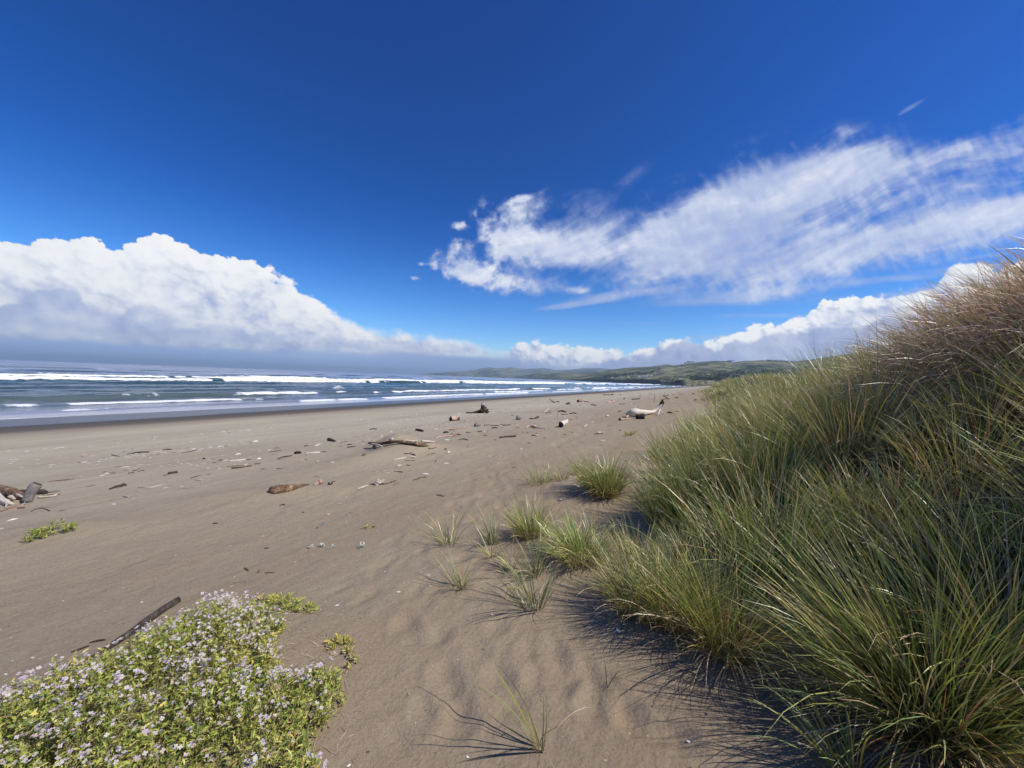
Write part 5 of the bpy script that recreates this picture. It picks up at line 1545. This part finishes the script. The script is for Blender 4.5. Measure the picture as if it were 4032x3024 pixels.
def stake(px, py, h, r, mat, label, lean=0.0, top=None, seed=0):
    p = onsand(px, py); k = mpp(p)
    root = empty('wooden_stake', p); tag(root, label, 'stake', 'thin stakes standing in the far sand')
    a = p - Vector((0, 0, .1)); b = p + Vector((lean * k, 0, h * k))
    tube([a, (a + b) / 2, b], [r * k, r * k, r * k * .8], mat, 'post', root, seg=6, rough=.06, seed=seed)
    if top: tube([b, b + Vector((top * k, 0, 1.0 * k))], [r * k * 1.6, r * k], mat, 'cross_piece', root, seg=6, rough=.1, seed=seed)


stake(2194, 1648, 38, .8, 'grey', 'thin pale stake standing in the drift line, nearest of the stakes', seed=1)
stake(2520, 1574, 26, .9, 'grey', 'grey stake left of the white hooked stake', seed=2)
stake(2555, 1574, 25, 1.5, 'pale', 'white stake with a hooked top on the far beach', lean=4, top=9, seed=3)
stake(2576, 1580, 30, .8, 'grey', 'thin grey stake right of the white hooked stake', seed=4)
stake(2616, 1552, 8, .7, 'grey', 'tiny distant stake, left one of two beyond the crossed sticks', seed=5)
stake(2670, 1552, 9, .7, 'grey', 'tiny distant stake, right one of two beyond the crossed sticks', seed=6)
piece('red_drum', 'rusty red drum like log section on the far sand', 'drum', [(2276, 1584), (2284, 1583), (2291, 1582)], (5.5, 5.5, 5), 'red', cap='dark', seed=213, seg=12, rough=.05, sink=.05)
piece('salmon_stump', 'flat salmon coloured stump with jagged top on the far sand', 'tree stump', [(2393, 1587), (2404, 1586), (2418, 1585)], (2, 5, 4), 'pink', seed=214, rough=.3, extra=[('root', [(2408, 1586, 4), (2414, 1586, 9)], (3, 1), 'pink'), ('root', [(2416, 1585, 3), (2426, 1584, 2)], (2, 1), 'red')])
piece('crossed_sticks', 'crossed dark sticks with one raised end on the far beach', 'stick', [(2634, 1572), (2622, 1572), (2609, 1572)], (2.4, 1.8, 1.2), 'dark', rise=[0, 6, 14], seed=215, extra=[('branch', [(2609, 1572, 14), (2632, 1572, 14)], 1.2, 'dark'), ('branch', [(2600, 1576, 0), (2616, 1573, 3), (2630, 1572, 2)], 1.8, 'brown')])
# the long-necked grounded trunk
piece('grounded_trunk', 'big bleached trunk like a long necked animal with a black upturned root', 'driftwood',
      [(2466, 1640), (2490, 1644), (2520, 1641), (2552, 1634), (2575, 1630), (2588, 1630), (2597, 1630), (2603, 1630)], (5, 15, 13, 9, 6, 5, 5.5, 6), 'pale', seed=220, seg=14, rough=.22, sink=.1,
      rise=[6, 8, 6, 2, 4, 14, 26, 34],
      extra=[('root_burl', [(2600, 1630, 32), (2607, 1630, 42), (2606, 1630, 54)], (8, 9, 3), 'black'), ('root_burl', [(2590, 1630, 22), (2600, 1630, 36)], (3, 6), 'black'),
             ('foot', [(2598, 1632, 20), (2590, 1636, 0)], (2.5, 2.5), 'pale'), ('foot', [(2596, 1632, 18), (2612, 1634, 2), (2616, 1634, 6)], (2.4, 2.4, 2), 'pale'),
             ('underside', [(2505, 1650, 6), (2535, 1650, 6)], (9, 11), 'black'), ('lip', [(2472, 1644, 6), (2466, 1646, 0)], (4, 3), 'pink')])
piece('driftwood_log', 'thin log with a round dark end lying in front of the bleached trunk', 'log', [(2440, 1656), (2452, 1654), (2475, 1651), (2495, 1650)], (5.5, 3.5, 3, 3), 'tan', cap='black', seed=221, sink=.1)
# dark log beside the flowering mat
piece('driftwood_log', 'dark charred log lying along the upper edge of the flowering mat', 'log', [(700, 2368), (645, 2402), (552, 2470), (455, 2535), (350, 2602), (250, 2650)], (11, 14, 14, 12, 9, 4), 'dark', seed=230, seg=20, rough=.22, sink=.6)
piece('driftwood_stick', 'black stick fragment left of the flowering mat, upper one', 'stick', [(280, 2570), (320, 2558), (350, 2545)], (3, 5, 3), 'dark', seed=231)
piece('driftwood_stick', 'thin dark stick fragment touching the flowering mat', 'stick', [(352, 2532), (385, 2525), (415, 2520)], (2, 4, 2.5), 'dark', seed=232)


# ------------------------------------------------------------------ shells, pebbles and drift-line litter
def chips(name, label, pts, size, pal, w, kind='stuff', cat='litter', seed=0, el=2.2, flatk=.35, thr=None):
    """many tiny flakes and stalks lying on the sand"""
    rng = np.random.default_rng(seed)
    n = len(pts); pts = np.asarray(pts)
    tv = np.array([(-1, -.5, 0), (-.3, -1, 0), (.8, -.7, 0), (1, .3, 0), (.2, 1, 0), (-.9, .5, 0), (0, 0, 1.0)], float)
    tv[:, 0] *= el
    a = rng.uniform(0, math.pi, n) if thr is None else rng.normal(thr, .5, n)
    sz = size * rng.lognormal(0, .45, n)
    ca, sa = np.cos(a)[:, None], np.sin(a)[:, None]
    X = (tv[None, :, 0] * ca - tv[None, :, 1] * sa) * sz[:, None]; Y = (tv[None, :, 0] * sa + tv[None, :, 1] * ca) * sz[:, None]
    Z = tv[None, :, 2] * sz[:, None] * flatk * rng.uniform(.5, 1.6, n)[:, None]
    g = ground(pts[:, 0], pts[:, 1])
    V = np.stack([X + pts[:, 0:1], Y + pts[:, 1:2], Z + g[:, None] + .004], -1)
    tr = np.array([(k, (k + 1) % 6, 6) for k in range(6)])
    T = (tr[None] + (np.arange(n) * 7)[:, None, None]).reshape(-1, 3)
    C = np.repeat(pick(n, pal, w, rng, .3)[:, None], 7, 1)
    me = make_mesh(name, V.reshape(-1, 3), None, T, mats=[LITTER], colors=C.reshape(-1, 3), smooth=False)
    o = link(name, me); tag(o, label, cat, kind=kind)
    return o


LITTER = leaf_mat('shell_and_wood_litter', .8, 0.0)
rs = np.random.default_rng(50)
PT = []
for k, (s0, wd, t0, t1, dens) in enumerate([(17.5, .45, -25, 60, 20), (14.6, .5, -22, 60, 20), (12.2, .6, -20, 60, 22), (10.4, .9, -16, 70, 18), (8.2, .6, -6, 80, 9)]):
    m = int((t1 - t0) * dens * 2.2)
    t = rs.uniform(t0, t1, m); s = s0 + 1.3 * fbm(t * .13, t * 0 + k, 3, 900 + k) + .07 * t * (k - 1.5) * .2 + rs.normal(0, wd, m) * .7
    keep = rs.random(m) < np.clip(.15 + 1.3 * (fbm(t * .5, s * .8, 3, 920 + k) + .12), 0, 1)
    x, y = st_inv(s[keep], t[keep]); q = y > 1; PT.append(np.stack([x[q], y[q]], -1))
PT = np.concatenate(PT)
chips('shell_litter', 'bands of broken pale shell and wood grit along the tide marks', PT, .016, [(.62, .58, .50), (.45, .38, .30), (.16, .11, .08), (.50, .32, .24)], (4, 3, 1.6, .6), seed=3, el=1.9, flatk=.35, thr=1.06)
m = 700
t = rs.uniform(4, 75, m); s = 5.2 + .05 * t + rs.normal(0, 2.6, m)
x, y = st_inv(s, t)
chips('wood_litter', 'scattered dark and pale wood crumbs over the upper beach', np.stack([x, y], -1)[y > 5], .020, [(.10, .07, .05), (.30, .22, .15), (.65, .60, .52)], (4, 3, 2), seed=4, el=2.6, flatk=.5)
m = 420
x = rs.uniform(-3.2, 1.6, m); y = rs.uniform(1.2, 6.5, m)
chips('sand_specks', 'tiny shell specks and straw bits strewn on the near sand', np.stack([x, y], -1), .0032, [(.75, .72, .66), (.40, .33, .22), (.14, .10, .08)], (4, 3, 2), seed=5, el=1.6, flatk=.4)
# larger single shells
for i, (px, py, r, mat, lab) in enumerate([(2382, 2995, 9, 'pale', 'white flat stone at the bottom edge of the picture'), (2206, 1968, 7, 'pale', 'white shell half on the sand left below the round tussock'),
                                      (1712, 2437, 5, 'pale', 'small white stone low in the middle of the sand'), (1832, 2494, 5, 'stone', 'small grey and white stone right of the other small stone'),
                                      (1450, 2962, 8, 'stone', 'grey green flat stone near the flowering mat'), (1418, 2437, 5, 'stone', 'small pale green shell above the yellowing plant'), (1982, 2893, 6, 'stone', 'little grey stone under the nearest sprig'), (2482, 2536, 5, 'pale', 'tiny white shell right of the drooping leaf')]):
    piece('beach_stone', lab, 'stone', [(px - r, py), (px, py), (px + r, py - 1)], (r * .35, r * .7, r * .35), mat, 'small stones and shells on the near sand', seed=300 + i, flat=.4, seg=8, rough=.25, sink=.2)
# dead stalks round the flowering mat and the litter at the foot of the big tussock
b = Bag(); m = 170
pxs = rs.uniform(1120, 1400, m); pys = rs.uniform(2420, 3020, m)
pp = np.array([tuple(hit(a, c)) for a, c in zip(pxs, pys)])
c = pick(m, [(.50, .40, .24), (.30, .22, .14), (.62, .54, .38)], (3, 2, 2), rs)
b.add(*blades(pp + [0, 0, .004], rs.uniform(0, 6.28, m), np.full(m, 1.2), np.full(m, 1.75), rs.uniform(.02, .09, m), np.full(m, .0022), c, c, c, K=4, curl=1, rng=rs))
o = link('dead_stalks', b.mesh('dead_stalks', LEAF)); tag(o, 'curled dead stalks littering the sand beside the flowering mat', 'litter', kind='stuff')
b = Bag(); m = 500
pxs = rs.uniform(3250, 4100, m); pys = rs.uniform(2820, 3100, m)
pp = np.array([tuple(hit(a, c)) for a, c in zip(pxs, pys)])
c = pick(m, [(.55, .45, .28), (.34, .22, .14), (.66, .60, .46)], (3, 2, 2), rs)
b.add(*blades(pp + [0, 0, .006], rs.uniform(0, 6.28, m), np.full(m, 1.3), np.full(m, 1.7), rs.uniform(.03, .16, m), np.full(m, .003), c, c, c, K=3, curl=1, rng=rs))
o = link('dead_leaf_litter', b.mesh('dead_leaf_litter', LEAF)); tag(o, 'pale dead leaf litter on the sand under the biggest tussock', 'litter', kind='stuff')


# ------------------------------------------------------------------ village and trees across the bay
def far_point(px, py_base, dist):
    r = ray(px, py_base); return Vector((r.x / r.y * dist, dist, CAM_Z + r.z / r.y * dist))


def hill_z(x, y):
    i = np.argmin((HX - x) ** 2 + (HY - y) ** 2); return float(HZ.ravel()[i])


def plain_mat(name, c, rough=.9):
    m, n = new_mat(name); p = n.n('ShaderNodeBsdfPrincipled'); p.inputs['Roughness'].default_value = rough
    pos = n.n('ShaderNodeNewGeometry').outputs['Position']
    k = n.lin(n.noise(pos, .35, 3, .6), .3, .7, .8, 1.15)
    n.put(p.inputs['Base Color'], n.mix(1.0, c, n.vec(k, k, k), 'MULTIPLY'))
    o = n.n('ShaderNodeOutputMaterial'); n.t.links.new(p.outputs[0], o.inputs[0]); return m


HW = [plain_mat('white_render', (.80, .78, .74)), plain_mat('grey_roof', (.30, .27, .25)), plain_mat('window_dark', (.05, .06, .07), .3), plain_mat('tan_render', (.55, .46, .38))]
HL = ['tiny white house at the left end of the village', 'low tan house, second from the left of the village', 'white house, third from the left among dark trees', 'white house just left of the close village pair',
      'left house of the close white village pair', 'right house of the close white village pair', 'tan house near the right end of the village', 'white house at the right end of the village', 'lone white house on the bluff right of the village']
for i, (px, d, wd, wm) in enumerate([(2411, 1700, 9, 0), (2446, 1660, 12, 3), (2475, 1640, 9, 0), (2516, 1560, 11, 0), (2534, 1540, 12, 0), (2545, 1530, 11, 0), (2563, 1500, 10, 3), (2550, 1600, 9, 0), (2677, 1060, 6, 0)]):
    r = ray(px, 1490); x, y = r.x / r.y * d, d; z = hill_z(x, y) - .5
    root = empty('village_house', (x, y, z)); tag(root, HL[i], 'house', 'village houses on the terrace across the bay')
    h, dp = 5.0, wd * .7
    w2, d2 = wd / 2, dp / 2
    V = [(-w2, -d2, -3), (w2, -d2, -3), (w2, d2, -3), (-w2, d2, -3), (-w2, -d2, h), (w2, -d2, h), (w2, d2, h), (-w2, d2, h), (-w2, 0, h + 2.4), (w2, 0, h + 2.4)]
    link('wall', make_mesh('wall', V, [(0, 1, 5, 4), (1, 2, 6, 5), (2, 3, 7, 6), (3, 0, 4, 7)], [(4, 8, 7), (5, 6, 9)], mats=[HW[wm]], smooth=False), root)
    e = .5
    V = [(-w2 - e, -d2 - e, h - .3), (w2 + e, -d2 - e, h - .3), (w2 + e, 0, h + 2.6), (-w2 - e, 0, h + 2.6), (-w2 - e, d2 + e, h - .3), (w2 + e, d2 + e, h - .3)]
    link('roof', make_mesh('roof', V, [(0, 1, 2, 3), (3, 2, 5, 4)], mats=[HW[1]], smooth=False), root)
    for k in (-1, 1):
        a = k * w2 * .5
        link('window', make_mesh('window', [(a - .8, -d2 - .05, 1.5), (a + .8, -d2 - .05, 1.5), (a + .8, -d2 - .05, 3.2), (a - .8, -d2 - .05, 3.2)], [(0, 1, 2, 3)], mats=[HW[2]], smooth=False), root)


def crown_mesh(rng, h, w, n, lobes=6):
    """crown of many leaf clumps spread through an uneven volume"""
    cs = np.stack([rng.normal(0, w * .28, lobes), rng.normal(0, w * .28, lobes), rng.uniform(h * .45, h * .9, lobes)], -1)
    k = rng.integers(0, lobes, n)
    p = cs[k] + rng.normal(0, 1, (n, 3)) * [w * .17, w * .17, h * .11]
    d = rng.normal(0, 1, (n, 3)); d /= np.linalg.norm(d, axis=1, keepdims=True)
    s = np.cross(d, rng.normal(0, 1, (n, 3))); s /= np.linalg.norm(s, axis=1, keepdims=True); u_ = np.cross(d, s)
    sz = (w * .075 * rng.uniform(.6, 1.4, n))[:, None]
    V = np.stack([p - s * sz, p + u_ * sz * .8, p + s * sz, p - u_ * sz * .8], 1).reshape(-1, 3)
    Q = np.arange(n * 4).reshape(-1, 4)
    C = np.repeat(pick(n, [(.035, .055, .025), (.055, .075, .03), (.02, .032, .018)], (3, 2, 2), rng, .3)[:, None], 4, 1).reshape(-1, 3)
    return V, Q, C


BARK = plain_mat('tree_bark', (.12, .09, .07))
ts = np.random.default_rng(61)
for i, (px, d, h, w, lab) in enumerate([(2714, 2600, 17, 20, 'wide dark tree on the hill skyline, tallest of the group'), (2700, 2600, 9, 12, 'small tree just left of the tallest skyline tree'), (2726, 2600, 10, 15, 'small tree just right of the tallest skyline tree'),
                                   (2697, 2620, 7, 8, 'tiny leftmost tree of the skyline group'), (2875, 2450, 10, 26, 'low round tree in the dip of the skyline'), (2835, 900, 9, 16, 'leaning wind shaped tree above the dark wood')]):
    r = ray(px, 1430); x, y = r.x / r.y * d, d; z = hill_z(x, y) - 1
    root = empty('hill_tree', (x, y, z)); tag(root, lab, 'tree', 'single trees seen on the far hills')
    V, Q, C = crown_mesh(ts, h, w, 260)
    link('crown', make_mesh('crown', V, Q, mats=[LITTER], colors=C, smooth=False), root)
    a = np.linspace(0, 2 * math.pi, 7)[:-1]; tv = np.concatenate([np.stack([np.cos(a) * .5, np.sin(a) * .5, a * 0], -1), np.stack([np.cos(a) * .25, np.sin(a) * .25, a * 0 + h * .6], -1)])
    link('trunk', make_mesh('trunk', tv, [(k, (k + 1) % 6, 6 + (k + 1) % 6, 6 + k) for k in range(6)], mats=[BARK]), root)


def woods():
    rng = np.random.default_rng(88); VV = []; QQ = []; CC = []; nn = 0
    spots = []
    for _ in range(330):       # dark wood above the bluffs on the right
        px = rng.uniform(2730, 3300); d = rng.uniform(930, 1250); spots.append((px, d, rng.uniform(9, 17)))
    for _ in range(150):       # wooded edge round the village
        px = rng.uniform(2380, 2600); d = rng.uniform(1720, 1950); spots.append((px, d, rng.uniform(8, 14)))
    for _ in range(120):
        px = rng.uniform(2600, 2760); d = rng.uniform(1150, 1350); spots.append((px, d, rng.uniform(4, 8)))
    for _ in range(120):       # scrub along the ridge
        px = rng.uniform(3010, 3250); d = rng.uniform(2200, 2330); spots.append((px, d, rng.uniform(9, 15)))
    for px, d, h in spots:
        r = ray(px, 1480); x, y = r.x / r.y * d, d; z = hill_z(x, y) - 1.5
        V, Q, C = crown_mesh(rng, h, h * 1.3, 46, 4)
        V = V * [1, 1, 1] + [x, y, z - h * .25]; C = C * rng.uniform(.7, 1.4)
        VV.append(V); QQ.append(Q + nn); CC.append(C); nn += len(V)
    o = link('far_woods', make_mesh('far_woods', np.concatenate(VV), np.concatenate(QQ), mats=[LITTER], colors=np.concatenate(CC), smooth=False))
    tag(o, 'dark woods massed above the bluffs and round the village', 'woods', kind='stuff')


woods()
